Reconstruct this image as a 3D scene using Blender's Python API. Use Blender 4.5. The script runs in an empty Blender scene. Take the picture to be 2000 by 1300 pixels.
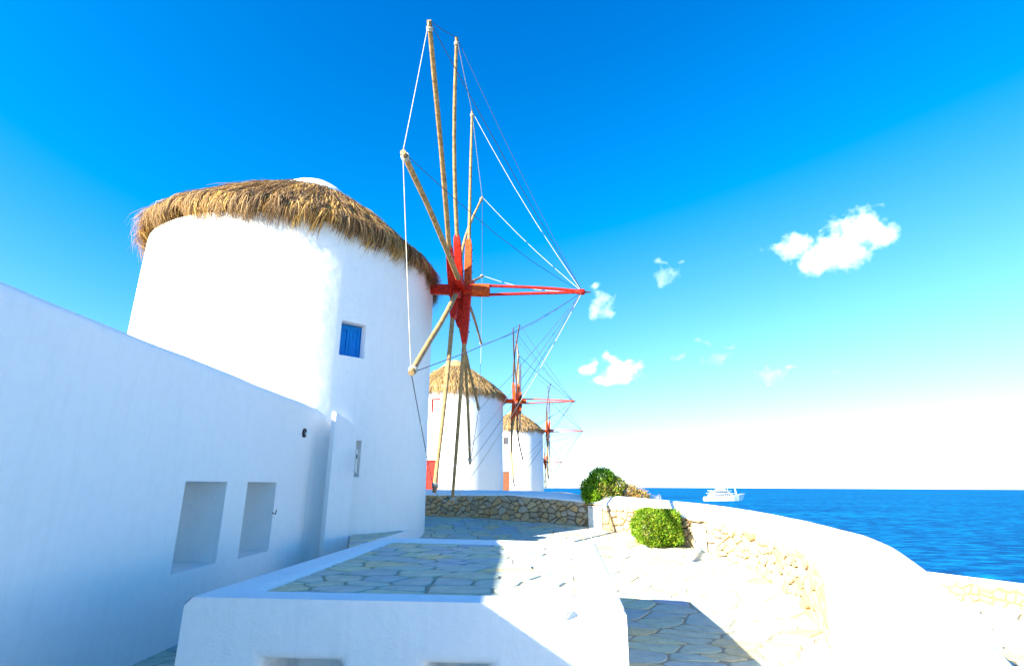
import bpy, math, random
import numpy as np
from mathutils import Vector, Matrix
random.seed(7); rng = np.random.default_rng(7)
sc = bpy.context.scene
COL = sc.collection
R = math.radians

# ------------------------------------------------------------------ camera
FPX, EYE = 1046.0, 1.6
PITCH, ROLL = math.atan(300/FPX), R(0.3)
cam = bpy.data.cameras.new('camera'); camo = bpy.data.objects.new('camera', cam); COL.objects.link(camo)
cam.sensor_width = 36; cam.lens = 36*FPX/2000; cam.clip_start = .05; cam.clip_end = 60000
X_ = Vector((1, 0, 0)); U_ = Vector((0, -math.sin(PITCH), math.cos(PITCH))); B_ = Vector((0, -math.cos(PITCH), -math.sin(PITCH)))
cr, sr = math.cos(ROLL), math.sin(ROLL)
m = Matrix((X_*cr + U_*sr, -X_*sr + U_*cr, B_)).transposed().to_4x4(); m.translation = (0, 0, EYE)
camo.matrix_world = m
sc.camera = camo

# ------------------------------------------------------------------ sky, sun, exposure
SUN_H = Vector((-.819, -.574)); SUN_EL = R(25.7)
w = bpy.data.worlds.new('World'); sc.world = w; w.use_nodes = True
nt = w.node_tree; nt.nodes.clear()
wo = nt.nodes.new('ShaderNodeOutputWorld'); bg = nt.nodes.new('ShaderNodeBackground')
sky = nt.nodes.new('ShaderNodeTexSky'); sky.sky_type = 'NISHITA'; sky.sun_disc = False
sky.sun_elevation = SUN_EL; sky.sun_rotation = math.atan2(SUN_H.x, SUN_H.y)
sky.air_density = 1.0; sky.dust_density = .3; sky.ozone_density = 3; sky.altitude = 0
# deep, strongly blue air: the same three-channel grade over the whole sky
sp_ = nt.nodes.new('ShaderNodeSeparateColor'); cb_ = nt.nodes.new('ShaderNodeCombineColor'); nt.links.new(sky.outputs[0], sp_.inputs[0])
for ch, mul, off in ((0, 1.45, -1.5), (1, 1.50, -.6), (2, 1.78, 0)):
    q = nt.nodes.new('ShaderNodeMath'); q.operation = 'MULTIPLY_ADD'; q.inputs[1].default_value = mul; q.inputs[2].default_value = off
    mxn = nt.nodes.new('ShaderNodeMath'); mxn.operation = 'MAXIMUM'; mxn.inputs[1].default_value = 0
    nt.links.new(sp_.outputs[ch], q.inputs[0]); nt.links.new(q.outputs[0], mxn.inputs[0]); nt.links.new(mxn.outputs[0], cb_.inputs[ch])
nt.links.new(cb_.outputs[0], bg.inputs[0]); nt.links.new(bg.outputs[0], wo.inputs[0])
bg.inputs[1].default_value = .05
sl = bpy.data.lights.new('sun', 'SUN'); sl.energy = 5; sl.angle = R(.55); sl.color = (1, .94, .79)
so = bpy.data.objects.new('sun', sl); COL.objects.link(so)
sd = Vector((SUN_H.x*math.cos(SUN_EL), SUN_H.y*math.cos(SUN_EL), math.sin(SUN_EL)))
so.rotation_euler = sd.to_track_quat('Z', 'Y').to_euler(); so.location = (-20, -20, 30)
sc.view_settings.view_transform = 'Standard'; sc.view_settings.look = 'None'
sc.view_settings.gamma = 1; sc.view_settings.use_curve_mapping = False
sc.view_settings.exposure = 2.05
sc.render.engine = 'CYCLES'
sc.cycles.use_denoising = True
sc.cycles.max_bounces = 8; sc.cycles.diffuse_bounces = 5; sc.cycles.glossy_bounces = 3
sc.cycles.volume_bounces = 5; sc.cycles.volume_max_steps = 128
sc.cycles.sample_clamp_indirect = 10

# ------------------------------------------------------------------ projection helpers (to turn a pixel into a place)
def ray(px, py):
    x = px-1000; y = -(py-650)
    x, y = x*cr-y*sr, x*sr+y*cr
    d = Vector((x, FPX*math.cos(PITCH)-y*math.sin(PITCH), FPX*math.sin(PITCH)+y*math.cos(PITCH)))
    return d.normalized()
E0 = Vector((0, 0, EYE))
def atz(px, py, z):
    d = ray(px, py); return E0 + d*((z-EYE)/d.z)
def atd(px, py, dist): return E0 + ray(px, py)*dist
def atY(px, py, y):
    d = ray(px, py); return E0 + d*(y/d.y)
def proj(p):
    x, y, z = p[0], p[1], p[2]-EYE
    cy = y*math.cos(PITCH)+z*math.sin(PITCH); cz = -y*math.sin(PITCH)+z*math.cos(PITCH)
    if cy < .05: return (-9999, -9999)
    u, v = FPX*x/cy, FPX*cz/cy
    return (1000+u*cr+v*sr, 650-(-u*sr+v*cr))

# ------------------------------------------------------------------ materials
def new_mat(name):
    mt = bpy.data.materials.new(name); mt.use_nodes = True
    return mt, mt.node_tree, mt.node_tree.nodes['Principled BSDF']
def N(t, kind, **kw):
    n = t.nodes.new(kind)
    for k, v in kw.items():
        if k in n.inputs: n.inputs[k].default_value = v
        else: setattr(n, k, v)
    return n
def noise(t, scale, detail=4, rough=.55, coord=None, stretch=None):
    n = N(t, 'ShaderNodeTexNoise', Scale=scale, Detail=detail, Roughness=rough)
    src = coord
    if coord is None:
        tc = t.nodes.new('ShaderNodeTexCoord'); src = tc.outputs['Object']
    if stretch:
        mp = t.nodes.new('ShaderNodeMapping'); mp.inputs['Scale'].default_value = stretch
        t.links.new(src, mp.inputs[0]); src = mp.outputs[0]
    t.links.new(src, n.inputs['Vector'])
    return n
def ramp(t, fac, stops):
    r = t.nodes.new('ShaderNodeValToRGB'); e = r.color_ramp.elements
    e[0].position, e[0].color = stops[0][0], (*stops[0][1], 1)
    e[1].position, e[1].color = stops[-1][0], (*stops[-1][1], 1)
    for p, c in stops[1:-1]:
        q = e.new(p); q.color = (*c, 1)
    t.links.new(fac, r.inputs[0]); return r
def mix(t, fac, a, b, mode='MIX'):
    n = t.nodes.new('ShaderNodeMix'); n.data_type = 'RGBA'; n.blend_type = mode
    for s, v in ((0, fac), (6, a), (7, b)):
        if hasattr(v, 'links'): t.links.new(v, n.inputs[s])
        elif isinstance(v, tuple): n.inputs[s].default_value = (*v, 1)
        else: n.inputs[s].default_value = v
    return n.outputs[2]
def bump(t, b, h, strength, dist, prev=None):
    n = N(t, 'ShaderNodeBump', Strength=strength, Distance=dist)
    t.links.new(h, n.inputs['Height'])
    if prev: t.links.new(prev, n.inputs['Normal'])
    t.links.new(n.outputs[0], b.inputs['Normal']); return n.outputs[0]
def rnd(t):
    oi = t.nodes.new('ShaderNodeObjectInfo'); g = t.nodes.new('ShaderNodeNewGeometry')
    a = N(t, 'ShaderNodeMath', operation='ADD'); f = N(t, 'ShaderNodeMath', operation='FRACT')
    t.links.new(oi.outputs['Random'], a.inputs[0]); t.links.new(g.outputs['Random Per Island'], a.inputs[1])
    t.links.new(a.outputs[0], f.inputs[0]); return f.outputs[0]

def plaster(name, base=(.84, .84, .82), s=1.0):
    mt, t, b = new_mat(name)
    n1 = noise(t, 1.1, 5, .6); n2 = noise(t, 9, 4, .6)
    c = mix(t, n1.outputs[0], tuple(x*.955 for x in base), base)
    r2 = ramp(t, n2.outputs[0], [(.3, (.955, .96, .965)), (.55, (1, 1, 1))])
    c = mix(t, .7, c, r2.outputs[0], 'MULTIPLY')
    # thin vertical brush and rain streaks
    n5 = noise(t, 3, 4, .6, stretch=(6, 6, .35)); r5 = ramp(t, n5.outputs[0], [(.35, (.95, .955, .95)), (.5, (1, 1, 1))])
    c = mix(t, .6, c, r5.outputs[0], 'MULTIPLY')
    t.links.new(c, b.inputs['Base Color']); b.inputs['Roughness'].default_value = .85
    b.inputs['Specular IOR Level'].default_value = .2
    n3 = noise(t, 90, 3, .7); n4 = noise(t, 5, 3, .5)
    p = bump(t, b, n4.outputs[0], .55*s, .03); bump(t, b, n3.outputs[0], .5*s, .008, p)
    return mt
M = {}
M['plaster'] = plaster('whitewashed_plaster')
M['smooth_plaster'] = plaster('mill_plaster', (.85, .85, .82), .6)

def stone_mat(name, stops, scale=6, bs=.5, rough=.75):
    mt, t, b = new_mat(name)
    r = ramp(t, rnd(t), stops)
    n = noise(t, scale, 6, .65); n2 = noise(t, scale*5, 4, .7)
    rr = ramp(t, n.outputs[0], [(.25, (.62, .62, .66)), (.5, (1, 1, 1)), (.75, (1.25, 1.2, 1.1))])
    c = mix(t, .8, r.outputs[0], rr.outputs[0], 'MULTIPLY')
    r3 = ramp(t, n2.outputs[0], [(.35, (.75, .75, .75)), (.6, (1.05, 1.05, 1.05))])
    c = mix(t, .5, c, r3.outputs[0], 'MULTIPLY')
    t.links.new(c, b.inputs['Base Color']); b.inputs['Roughness'].default_value = rough
    p = bump(t, b, n.outputs[0], bs, .02); bump(t, b, n2.outputs[0], bs, .006, p)
    return mt
M['flag'] = stone_mat('slate_flagstone', [(0, (.38, .43, .40)), (.16, (.50, .54, .36)), (.3, (.33, .41, .44)), (.45, (.56, .55, .32)),
                                          (.6, (.41, .49, .41)), (.78, (.64, .51, .24)), (.88, (.44, .49, .42)), (1, (.36, .40, .46))], 4, .35, .6)
M['wallstone'] = stone_mat('field_stone', [(0, (.46, .28, .13)), (.2, (.56, .40, .21)), (.35, (.32, .26, .18)), (.5, (.56, .35, .15)),
                                           (.65, (.44, .37, .27)), (.8, (.50, .34, .18)), (1, (.30, .28, .23))], 9, .8, .85)
def simple(name, col, rough=.6, metal=0, ns=None, amt=.25, st=None, bs=0):
    mt, t, b = new_mat(name); b.inputs['Roughness'].default_value = rough; b.inputs['Metallic'].default_value = metal; b.inputs['Specular IOR Level'].default_value = .2
    if ns:
        n = noise(t, ns, 5, .6, stretch=st)
        r = ramp(t, n.outputs[0], [(.3, tuple(c*(1-amt) for c in col)), (.7, tuple(min(1, c*(1+amt*.5)) for c in col))])
        t.links.new(r.outputs[0], b.inputs['Base Color'])
        if bs: bump(t, b, n.outputs[0], bs, .01)
    else: b.inputs['Base Color'].default_value = (*col, 1)
    return mt
M['mortar'] = simple('path_mortar', (.42, .36, .25), .95, ns=14, bs=.4)
M['wallmortar'] = simple('wall_mortar', (.27, .185, .10), .95, ns=20, bs=.5)
M['red'] = simple('red_painted_wood', (.58, .022, .008), .55, ns=16, amt=.65, st=(1, 1, 1), bs=.5)
M['orange'] = simple('faded_orange_red_wood', (.60, .085, .012), .6, ns=18, amt=.6, bs=.5)
M['wood'] = simple('bleached_pole_wood', (.40, .245, .10), .75, ns=12, amt=.55, bs=.5)
M['darkwood'] = simple('dark_weathered_wood', (.10, .07, .06), .8, ns=12, amt=.5, bs=.4)
M['rope'] = simple('sun_bleached_rope', (.52, .48, .40), .9, ns=60, amt=.4)
M['wire'] = simple('dark_rope', (.07, .08, .12), .8)
M['blue'] = simple('blue_painted_wood', (.0, .21, .62), .45, ns=8, amt=.25, st=(4, 4, .6), bs=.2)
M['doorred'] = simple('red_painted_door', (.34, .014, .004), .5, ns=6, amt=.3)
M['brown'] = simple('brown_door_wood', (.16, .05, .018), .6, ns=6, amt=.3)
M['iron'] = simple('dark_iron', (.03, .03, .035), .5, .6)
M['hatch'] = simple('painted_hatch_panel', (.72, .70, .64), .6, ns=8, amt=.12)
M['glass'] = simple('dark_window_glass', (.05, .07, .09), .1)
M['boatwhite'] = simple('white_boat_paint', (.82, .82, .84), .25)
M['boatglass'] = simple('tinted_boat_glass', (.03, .035, .05), .1)
M['earth'] = simple('dry_earth', (.36, .30, .20), .95, ns=.6, amt=.35, bs=.4)
M['coast'] = simple('distant_dry_hill', (.30, .30, .30), 1, ns=.01, amt=.2)

def attr_mat(name, rough=.8, spec=.3, transl=0):
    mt, t, b = new_mat(name)
    a = t.nodes.new('ShaderNodeAttribute'); a.attribute_name = 'tint'
    t.links.new(a.outputs['Color'], b.inputs['Base Color']); b.inputs['Roughness'].default_value = rough
    b.inputs['Specular IOR Level'].default_value = spec
    if transl:
        tr = t.nodes.new('ShaderNodeBsdfTranslucent'); t.links.new(a.outputs['Color'], tr.inputs[0])
        mx = t.nodes.new('ShaderNodeMixShader'); mx.inputs[0].default_value = transl
        t.links.new(b.outputs[0], mx.inputs[1]); t.links.new(tr.outputs[0], mx.inputs[2])
        t.links.new(mx.outputs[0], t.nodes['Material Output'].inputs[0])
    return mt
M['straw'] = attr_mat('thatch_straw', .7, .25, .25)
M['leaf'] = attr_mat('shrub_leaf', .5, .3, .5)
# underside/base of the thatch
M['thatchbase'] = simple('thatch_bed', (.16, .10, .05), .95, ns=8, amt=.5, bs=.6)
# sea
mt, t, b = new_mat('sea_water')
b.inputs['Roughness'].default_value = .35; b.inputs['Specular IOR Level'].default_value = .03; b.inputs['IOR'].default_value = 1.33
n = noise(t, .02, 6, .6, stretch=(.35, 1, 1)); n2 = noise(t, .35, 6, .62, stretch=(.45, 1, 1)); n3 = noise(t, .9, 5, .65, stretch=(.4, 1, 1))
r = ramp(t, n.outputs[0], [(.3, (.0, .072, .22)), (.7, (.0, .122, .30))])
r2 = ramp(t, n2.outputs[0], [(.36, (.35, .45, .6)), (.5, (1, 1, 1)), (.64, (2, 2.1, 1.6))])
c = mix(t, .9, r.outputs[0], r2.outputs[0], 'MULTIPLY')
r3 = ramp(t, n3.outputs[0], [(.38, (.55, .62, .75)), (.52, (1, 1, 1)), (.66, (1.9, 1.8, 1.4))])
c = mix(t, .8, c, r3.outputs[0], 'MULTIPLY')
t.nodes.remove(b)
df = t.nodes.new('ShaderNodeBsdfDiffuse'); gl = t.nodes.new('ShaderNodeBsdfGlossy'); gl.inputs['Roughness'].default_value = .32; gl.inputs[0].default_value = (.5, .8, 1, 1)
mx_ = t.nodes.new('ShaderNodeMixShader'); mx_.inputs[0].default_value = .07
t.links.new(c, df.inputs[0]); t.links.new(df.outputs[0], mx_.inputs[1]); t.links.new(gl.outputs[0], mx_.inputs[2]); t.links.new(mx_.outputs[0], t.nodes['Material Output'].inputs[0])
b1 = N(t, 'ShaderNodeBump', Strength=.9, Distance=1.6); b2_ = N(t, 'ShaderNodeBump', Strength=.8, Distance=.3)
t.links.new(n2.outputs[0], b1.inputs['Height']); t.links.new(n3.outputs[0], b2_.inputs['Height']); t.links.new(b1.outputs[0], b2_.inputs['Normal'])
for q in (df, gl): t.links.new(b2_.outputs[0], q.inputs['Normal'])
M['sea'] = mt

# ------------------------------------------------------------------ object helpers
def tag(o, label=None, cat=None, group=None, kind=None):
    if label: o['label'] = label
    if cat: o['category'] = cat
    if group: o['group'] = group
    if kind: o['kind'] = kind
    return o
def empty(name, loc=(0, 0, 0), rz=0, **kw):
    o = bpy.data.objects.new(name, None); o.empty_display_size = .2; COL.objects.link(o)
    o.location = loc; o.rotation_euler = (0, 0, rz); return tag(o, **kw)
def link(name, me, mat=None, parent=None, **kw):
    if mat: me.materials.clear(); me.materials.append(mat)
    o = bpy.data.objects.new(name, me); COL.objects.link(o); o.parent = parent
    return tag(o, **kw)
class MB:
    def __init__(s): s.v = []; s.f = []
    def add(s, vs, fs):
        k = len(s.v); s.v += [tuple(x) for x in vs]; s.f += [tuple(i+k for i in f) for f in fs]; return s
    def box(s, c, d, rz=0, taper=1):
        hx, hy, hz = d[0]/2, d[1]/2, d[2]/2; ca, sa = math.cos(rz), math.sin(rz); vs = []
        for z in (-hz, hz):
            k = taper if z > 0 else 1
            for x, y in ((-hx, -hy), (hx, -hy), (hx, hy), (-hx, hy)):
                x *= k; y *= k; vs.append((c[0]+x*ca-y*sa, c[1]+x*sa+y*ca, c[2]+z))
        return s.add(vs, [(3, 2, 1, 0), (4, 5, 6, 7), (0, 1, 5, 4), (1, 2, 6, 5), (2, 3, 7, 6), (3, 0, 4, 7)])
    def tube(s, pts, rad, n=8, cap=True, ell=None):
        pts = [Vector(p) for p in pts]
        if not hasattr(rad, '__len__'): rad = [rad]*len(pts)
        k = len(s.v); up = None
        for i, p in enumerate(pts):
            d = (pts[min(i+1, len(pts)-1)]-pts[max(i-1, 0)]).normalized()
            if up is None:
                up = Vector((0, 0, 1)) if abs(d.z) < .9 else Vector((1, 0, 0))
                if ell: up = Vector(ell[1])
            a = d.cross(up).normalized(); bb = a.cross(d).normalized(); up = bb
            for j in range(n):
                th = 2*math.pi*(j+.5)/n; e = ell[0] if ell else 1
                s.v.append(tuple(p+a*math.cos(th)*rad[i]+bb*math.sin(th)*rad[i]*e))
        for i in range(len(pts)-1):
            for j in range(n):
                a0, a1 = k+i*n+j, k+i*n+(j+1) % n
                s.f.append((a0, a1, a1+n, a0+n))
        if cap:
            s.f.append(tuple(k+j for j in range(n))[::-1]); s.f.append(tuple(k+(len(pts)-1)*n+j for j in range(n)))
        return s
    def lathe(s, prof, n=48, c=(0, 0)):
        k = len(s.v)
        for r_, z in prof:
            for j in range(n):
                th = 2*math.pi*j/n; s.v.append((c[0]+r_*math.cos(th), c[1]+r_*math.sin(th), z))
        for i in range(len(prof)-1):
            for j in range(n):
                a0, a1 = k+i*n+j, k+i*n+(j+1) % n; s.f.append((a0, a1, a1+n, a0+n))
        return s
    def prism(s, poly, z0, z1):
        n = len(poly); vs = [(x, y, z0) for x, y in poly]+[(x, y, z1) for x, y in poly]
        return s.add(vs, [tuple(range(n))[::-1], tuple(range(n, 2*n))]+[(i, (i+1) % n, (i+1) % n+n, i+n) for i in range(n)])
    def mesh(s, name, smooth=False):
        me = bpy.data.meshes.new(name); me.from_pydata(s.v, [], s.f); me.update()
        if smooth: me.shade_smooth() if smooth is True else None
        return me
    def build(s, name, mat, parent=None, smooth=False, bevel=0, ang=None, **kw):
        me = s.mesh(name); o = link(name, me, mat, parent, **kw)
        if smooth:
            me.shade_smooth()
            if ang: me.set_sharp_from_angle(angle=R(ang))
        if bevel:
            b_ = o.modifiers.new('bevel', 'BEVEL'); b_.width = bevel; b_.segments = 3; b_.limit_method = 'ANGLE'; b_.angle_limit = R(40)
        return o

def voronoi(pts, ext, gap, metric=(1, 1), kn=14, clip=None, radius=None):
    """cells of pts (x,y); every bisector is pulled in by gap, so joints stay open"""
    P = np.array(pts); mx = np.array(metric); out = []
    for i in range(len(P)):
        d = np.hypot(*((P-P[i])*mx).T); idx = np.argsort(d)[1:kn+1]
        x0, y0 = P[i]; poly = [(x0-ext, y0-ext), (x0+ext, y0-ext), (x0+ext, y0+ext), (x0-ext, y0+ext)]
        planes = []
        for j in idx:
            # bisector in scaled metric
            nn = (P[j]-P[i])*mx*mx; mid = (P[i]+P[j])/2; ln = np.hypot(*nn); nn = nn/ln
            planes.append((nn, nn@mid-gap))
        if clip:
            for nn, dd in clip: planes.append((np.array(nn), dd))
        for nn, dd in planes:
            new = []
            for a in range(len(poly)):
                p, q = poly[a], poly[(a+1) % len(poly)]
                sp, sq = nn[0]*p[0]+nn[1]*p[1]-dd, nn[0]*q[0]+nn[1]*q[1]-dd
                if sp <= 0: new.append(p)
                if (sp < 0) != (sq < 0) and sp != sq:
                    k = sp/(sp-sq); new.append((p[0]+(q[0]-p[0])*k, p[1]+(q[1]-p[1])*k))
            poly = new
            if len(poly) < 3: break
        if len(poly) < 3: continue
        # drop tiny edges
        q = []
        for p in poly:
            if not q or math.dist(p, q[-1]) > .015: q.append(p)
        if len(q) > 2 and math.dist(q[0], q[-1]) < .015: q.pop()
        if len(q) >= 3: out.append(q)
    return out
def area(p): return abs(sum(p[i-1][0]*p[i][1]-p[i][0]*p[i-1][1] for i in range(len(p))))/2
def soften(p, k=.14):
    o = []
    n = len(p)
    for i in range(n):
        a, b_, c = p[i-1], p[i], p[(i+1) % n]
        o.append((b_[0]+(a[0]-b_[0])*k, b_[1]+(a[1]-b_[1])*k)); o.append((b_[0]+(c[0]-b_[0])*k, b_[1]+(c[1]-b_[1])*k))
    return o
def jitter_pts(x0, x1, y0, y1, sx, sy, jit=.42):
    out = []; y = y0; row = 0
    while y < y1:
        x = x0+(row % 2)*sx/2
        while x < x1:
            q = random.random()
            if q > .14: out.append((x+random.uniform(-jit, jit)*sx, y+random.uniform(-jit, jit)*sy))
            if q > .86: out.append((x+sx*.45+random.uniform(-.2, .2)*sx, y+random.uniform(-.5, .5)*sy))
            x += sx
        y += sy; row += 1
    return out

def flag_geo(poly, zf, top=.009, inset=.006):
    """one flagstone: vertices about its own centre, plus that centre"""
    p = soften(poly, random.uniform(.1, .22)); cx = sum(a for a, _ in p)/len(p); cy = sum(b_ for _, b_ in p)/len(p)
    n = len(p); vs = []
    tilt = (random.gauss(0, .004), random.gauss(0, .004)); h = random.uniform(-.002, .003)
    for k, z in ((1, -.02), (1, top-.006), (1-inset/max(.05, math.sqrt(area(poly))/2), top)):
        for x, y in p:
            dx, dy = (x-cx)*k, (y-cy)*k
            vs.append((dx, dy, z+h+dx*tilt[0]+dy*tilt[1]+(zf(cx+dx, cy+dy)-zf(cx, cy))))
    fs = [tuple(range(2*n, 3*n))]
    for r0 in (0, n):
        fs += [(r0+i, r0+(i+1) % n, r0+(i+1) % n+n, r0+i+n) for i in range(n)]
    if sum(p[i-1][0]*p[i][1]-p[i][0]*p[i-1][1] for i in range(n)) < 0: fs = [f[::-1] for f in fs]
    return vs, fs, (cx, cy, zf(cx, cy))
def put_piece(name, vs, fs, loc, mat, parent):
    me = bpy.data.meshes.new(name); me.from_pydata(vs, [], fs); me.materials.append(mat)
    o = bpy.data.objects.new(name, me); o.location = loc; COL.objects.link(o); o.parent = parent; return o
def lay_flags(polys, zf, parent, limit=300, score=None, name='flagstone', stuffname='small_flagstones'):
    it = sorted(polys, key=score or (lambda p: -area(p))); rest = MB()
    for i, p in enumerate(it):
        vs, fs, c = flag_geo(p, zf)
        if i < limit: put_piece(name, vs, fs, c, M['flag'], parent)
        else: rest.add([(a+c[0], b_+c[1], z+c[2]) for a, b_, z in vs], fs)
    if rest.v: rest.build(stuffname, M['flag'], parent, kind='stuff')

# ------------------------------------------------------------------ the ground
def floor_z(x, y):
    return .78*(lambda s: s*s*(3-2*s) if False else s)(min(1, max(0, (y-7.0)/7.8)))
# boundary wall plan: base of the inner face, top of its stone face
IN = [(-6.5, 18.9, 1.33), (-4.2, 17.5, 1.34), (-2.48, 16.27, 1.35), (-1.38, 15.57, 1.36), (.03, 14.54, 1.37), (1.05, 14.19, 1.31), (1.89, 13.78, 1.23), (2.16, 13.55, 1.19),
      (2.71, 12.71, 1.15), (3.5, 11.71, 1.02), (3.83, 10.89, .96), (4.03, 9.9, .9), (4.03, 8.86, .86), (3.86, 7.83, .82), (3.62, 6.89, .80),
      (3.09, 5.68, .78), (2.55, 4.7, .77), (1.95, 3.6, .76), (1.42, 2.4, .75), (1.1, 1.0, .75), (1.0, -1.5, .75)]
OUT_PX = [(840, 955), (920, 956), (1000, 957), (1090, 960), (1150, 967), (1190, 967), (1260, 972), (1390, 985), (1500, 1002), (1551, 1012), (1598, 1023),
          (1669, 1040), (1709, 1052), (1740, 1068), (1768, 1085), (1795, 1105), (1814, 1118), (1880, 1180), (1950, 1300)]
inp = np.array([p[:2] for p in IN])
def dist_poly(p, P):
    a, b_ = P[:-1], P[1:]; ab = b_-a; t_ = np.clip(((p-a)*ab).sum(1)/(ab*ab).sum(1), 0, 1)
    return np.hypot(*(a+ab*t_[:, None]-p).T).min()
OUT = []
for px, py in OUT_PX:
    want = .42 if px < 1200 else .55
    best = None
    for z in np.arange(.9, 1.56, .005):
        q = atz(px, py, z)
        if q.y < 0 or q.y > 22: continue
        # outer side only: farther from the eye than the inner face
        d = dist_poly(np.array([q.x, q.y]), inp)
        side = -1 if min(np.hypot(*(inp.T-np.array([[q.x*.97], [q.y*.97]])))) > 99 else 1
        e = abs(d-want)
        # must lie outside
        k = np.hypot(*(inp-np.array([q.x, q.y])).T).argmin(); nrm = np.array([q.x, q.y])
        if best is None or e < best[0]-1e-6:
            # point outside if ray from eye crosses the inner line before it
            cross = False
            for a, b_ in zip(inp[:-1], inp[1:]):
                den = nrm[0]*(b_-a)[1]-nrm[1]*(b_-a)[0]
                if abs(den) < 1e-9: continue
                tt = (a[0]*(b_-a)[1]-a[1]*(b_-a)[0])/den; uu = (a[0]*nrm[1]-a[1]*nrm[0])/den
                if 0 < tt < 1 and 0 <= uu <= 1: cross = True
            if cross: best = (e, q)
    if best: OUT.append(tuple(best[1]))
# resample both lines with matching parameters: for each inner sample cast its normal to the outer line
def resample(P, step):
    P = np.array(P); d = np.r_[0, np.cumsum(np.hypot(*np.diff(P[:, :2], axis=0).T))]
    s = np.arange(0, d[-1], step); return s, np.array([np.interp(s, d, P[:, i]) for i in range(P.shape[1])]).T
def smooth_line(P, it=3):
    P = np.array(P, float)
    for _ in range(it):
        Q = P.copy(); Q[1:-1] = .25*P[:-2]+.5*P[1:-1]+.25*P[2:]; P = Q
    return P
S, INR = resample(IN, .12); INR = smooth_line(INR, 4)
tan = np.gradient(INR[:, :2], axis=0); tan /= np.hypot(*tan.T)[:, None]
nout = np.c_[-tan[:, 1], tan[:, 0]]                 # to the left of travel (far side -> sea side)
if nout[len(nout)//2][0] < 0: nout = -nout
outa = np.array(OUT)
# height and width of the crown as smooth functions of S
ow, oz = [], []
for i in range(len(OUT)):
    k = np.hypot(*(INR[:, :2]-outa[i, :2]).T).argmin(); ow.append((S[k], np.hypot(*(INR[k, :2]-outa[i, :2])), outa[i, 2]))
ow = sorted(ow); ow = np.array(ow)
WID = np.interp(S, ow[:, 0], ow[:, 1]); CZ = np.interp(S, ow[:, 0], ow[:, 2])
kk = np.ones(9)/9
WID = np.convolve(np.pad(WID, 4, 'edge'), kk, 'valid'); CZ = np.convolve(np.pad(CZ, 4, 'edge'), kk, 'valid')
def plaster_start():   # s beyond which the inner face is plastered
    k = np.hypot(*(INR[:, :2]-np.array([3.12, 5.75])).T).argmin(); return S[k]
S_PL = plaster_start()

# terrain around
g = MB(); GX = np.linspace(-70, 30, 101); GY = np.linspace(-30, 150, 121)
def terrain_z(x, y):
    z = -.03
    z += 1.0*max(0, min(1, (y-15)/6)) if x < 6 else 0
    return z
# plain sheet under path and court, cut to the inside; plateau beyond the far wall; ledge beyond the right wall
mb = MB(); mb.add([(-40, -25, -.05), (-7.9, -25, -.05), (-7.9, 22, -.05), (-40, 22, -.05), (-7.9, -5.9, -.05), (1.2, -5.9, -.05), (1.2, -25, -.05)], [(0, 1, 2, 3), (1, 6, 5, 4)])
land = mb.build('ground', M['earth'], kind='structure')
# path surface (mortar bed) following floor_z
pts = [(p[0]+n_[0]*.12, p[1]+n_[1]*.12) for p, n_ in zip(INR, nout)]
mb = MB(); k = 0
ys = np.r_[np.arange(-6, 7, 1.0), np.arange(7, 15, .4), 15.2, 16, 17, 18, 19.5]
def wall_x(y):
    best = None
    for (ax, ay), (bx, by) in zip(pts[:-1], pts[1:]):
        if (ay-y)*(by-y) <= 0 and ay != by:
            xx = ax+(bx-ax)*(y-ay)/(by-ay); best = xx if best is None else max(best, xx)
    return best if best is not None else 1.1
for y in ys:
    xe = wall_x(y) if y > -1.4 else 1.1
    for x in np.linspace(-8, xe, 7): mb.v.append((x, y, floor_z(x, y)))
for i in range(len(ys)-1):
    for j in range(6):
        a = i*7+j; mb.f.append((a, a+1, a+8, a+7))
path = mb.build('path', M['mortar'], kind='structure')
poly = jitter_pts(-4.5, 4.6, -.6, 19, .48, .30, .47)
P2 = [p for p in poly if p[0] < (wall_x(p[1]) or 1.1)+.02 and not (-1.95 < p[0] < .85 and 3.5 < p[1] < 7.2) and math.dist(p, (-5.28, 12.55)) > 3.25]
cells = voronoi(P2, .6, .017, metric=(1, 1.5))
# keep those not reaching outside
def view_score(p):
    c = (sum(a for a, _ in p)/len(p), sum(b_ for _, b_ in p)/len(p)); u, v = proj((c[0], c[1], floor_z(*c)))
    vis = 0 < u < 2000 and 990 < v < 1330 and not (u < 1190 and v > 1058)
    return (0 if vis else 1, -area(p)/(c[0]**2+c[1]**2+1)**1.5)
cells = [c for c in cells if area(c) < .5]
lay_flags(cells, floor_z, path, 290, view_score)

# plateau behind the far wall, carrying the other mills
outer_pts = [(p[0]+n_[0]*w_, p[1]+n_[1]*w_) for p, n_, w_ in zip(INR, nout, WID)]
mb = MB()
far = [(-60, 19)]+[(x, y) for x, y in outer_pts if y > 13.2][::4]+[(4.0, 15.5), (4.8, 22), (6.5, 36), (7.5, 60), (9.5, 78), (11, 118), (-60, 125)]
n_ = len(far); mb.v = [(x, y, .6) for x, y in far]+[(x+(6 if x > 0 else 0), y+(6 if y > 100 else 0), -10.8) for x, y in far]
mb.f = [tuple(range(n_))[::-1]]+[(i, (i+1) % n_, (i+1) % n_+n_, i+n_) for i in range(n_)]
mb.build('hill', M['earth'], kind='structure')
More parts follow.
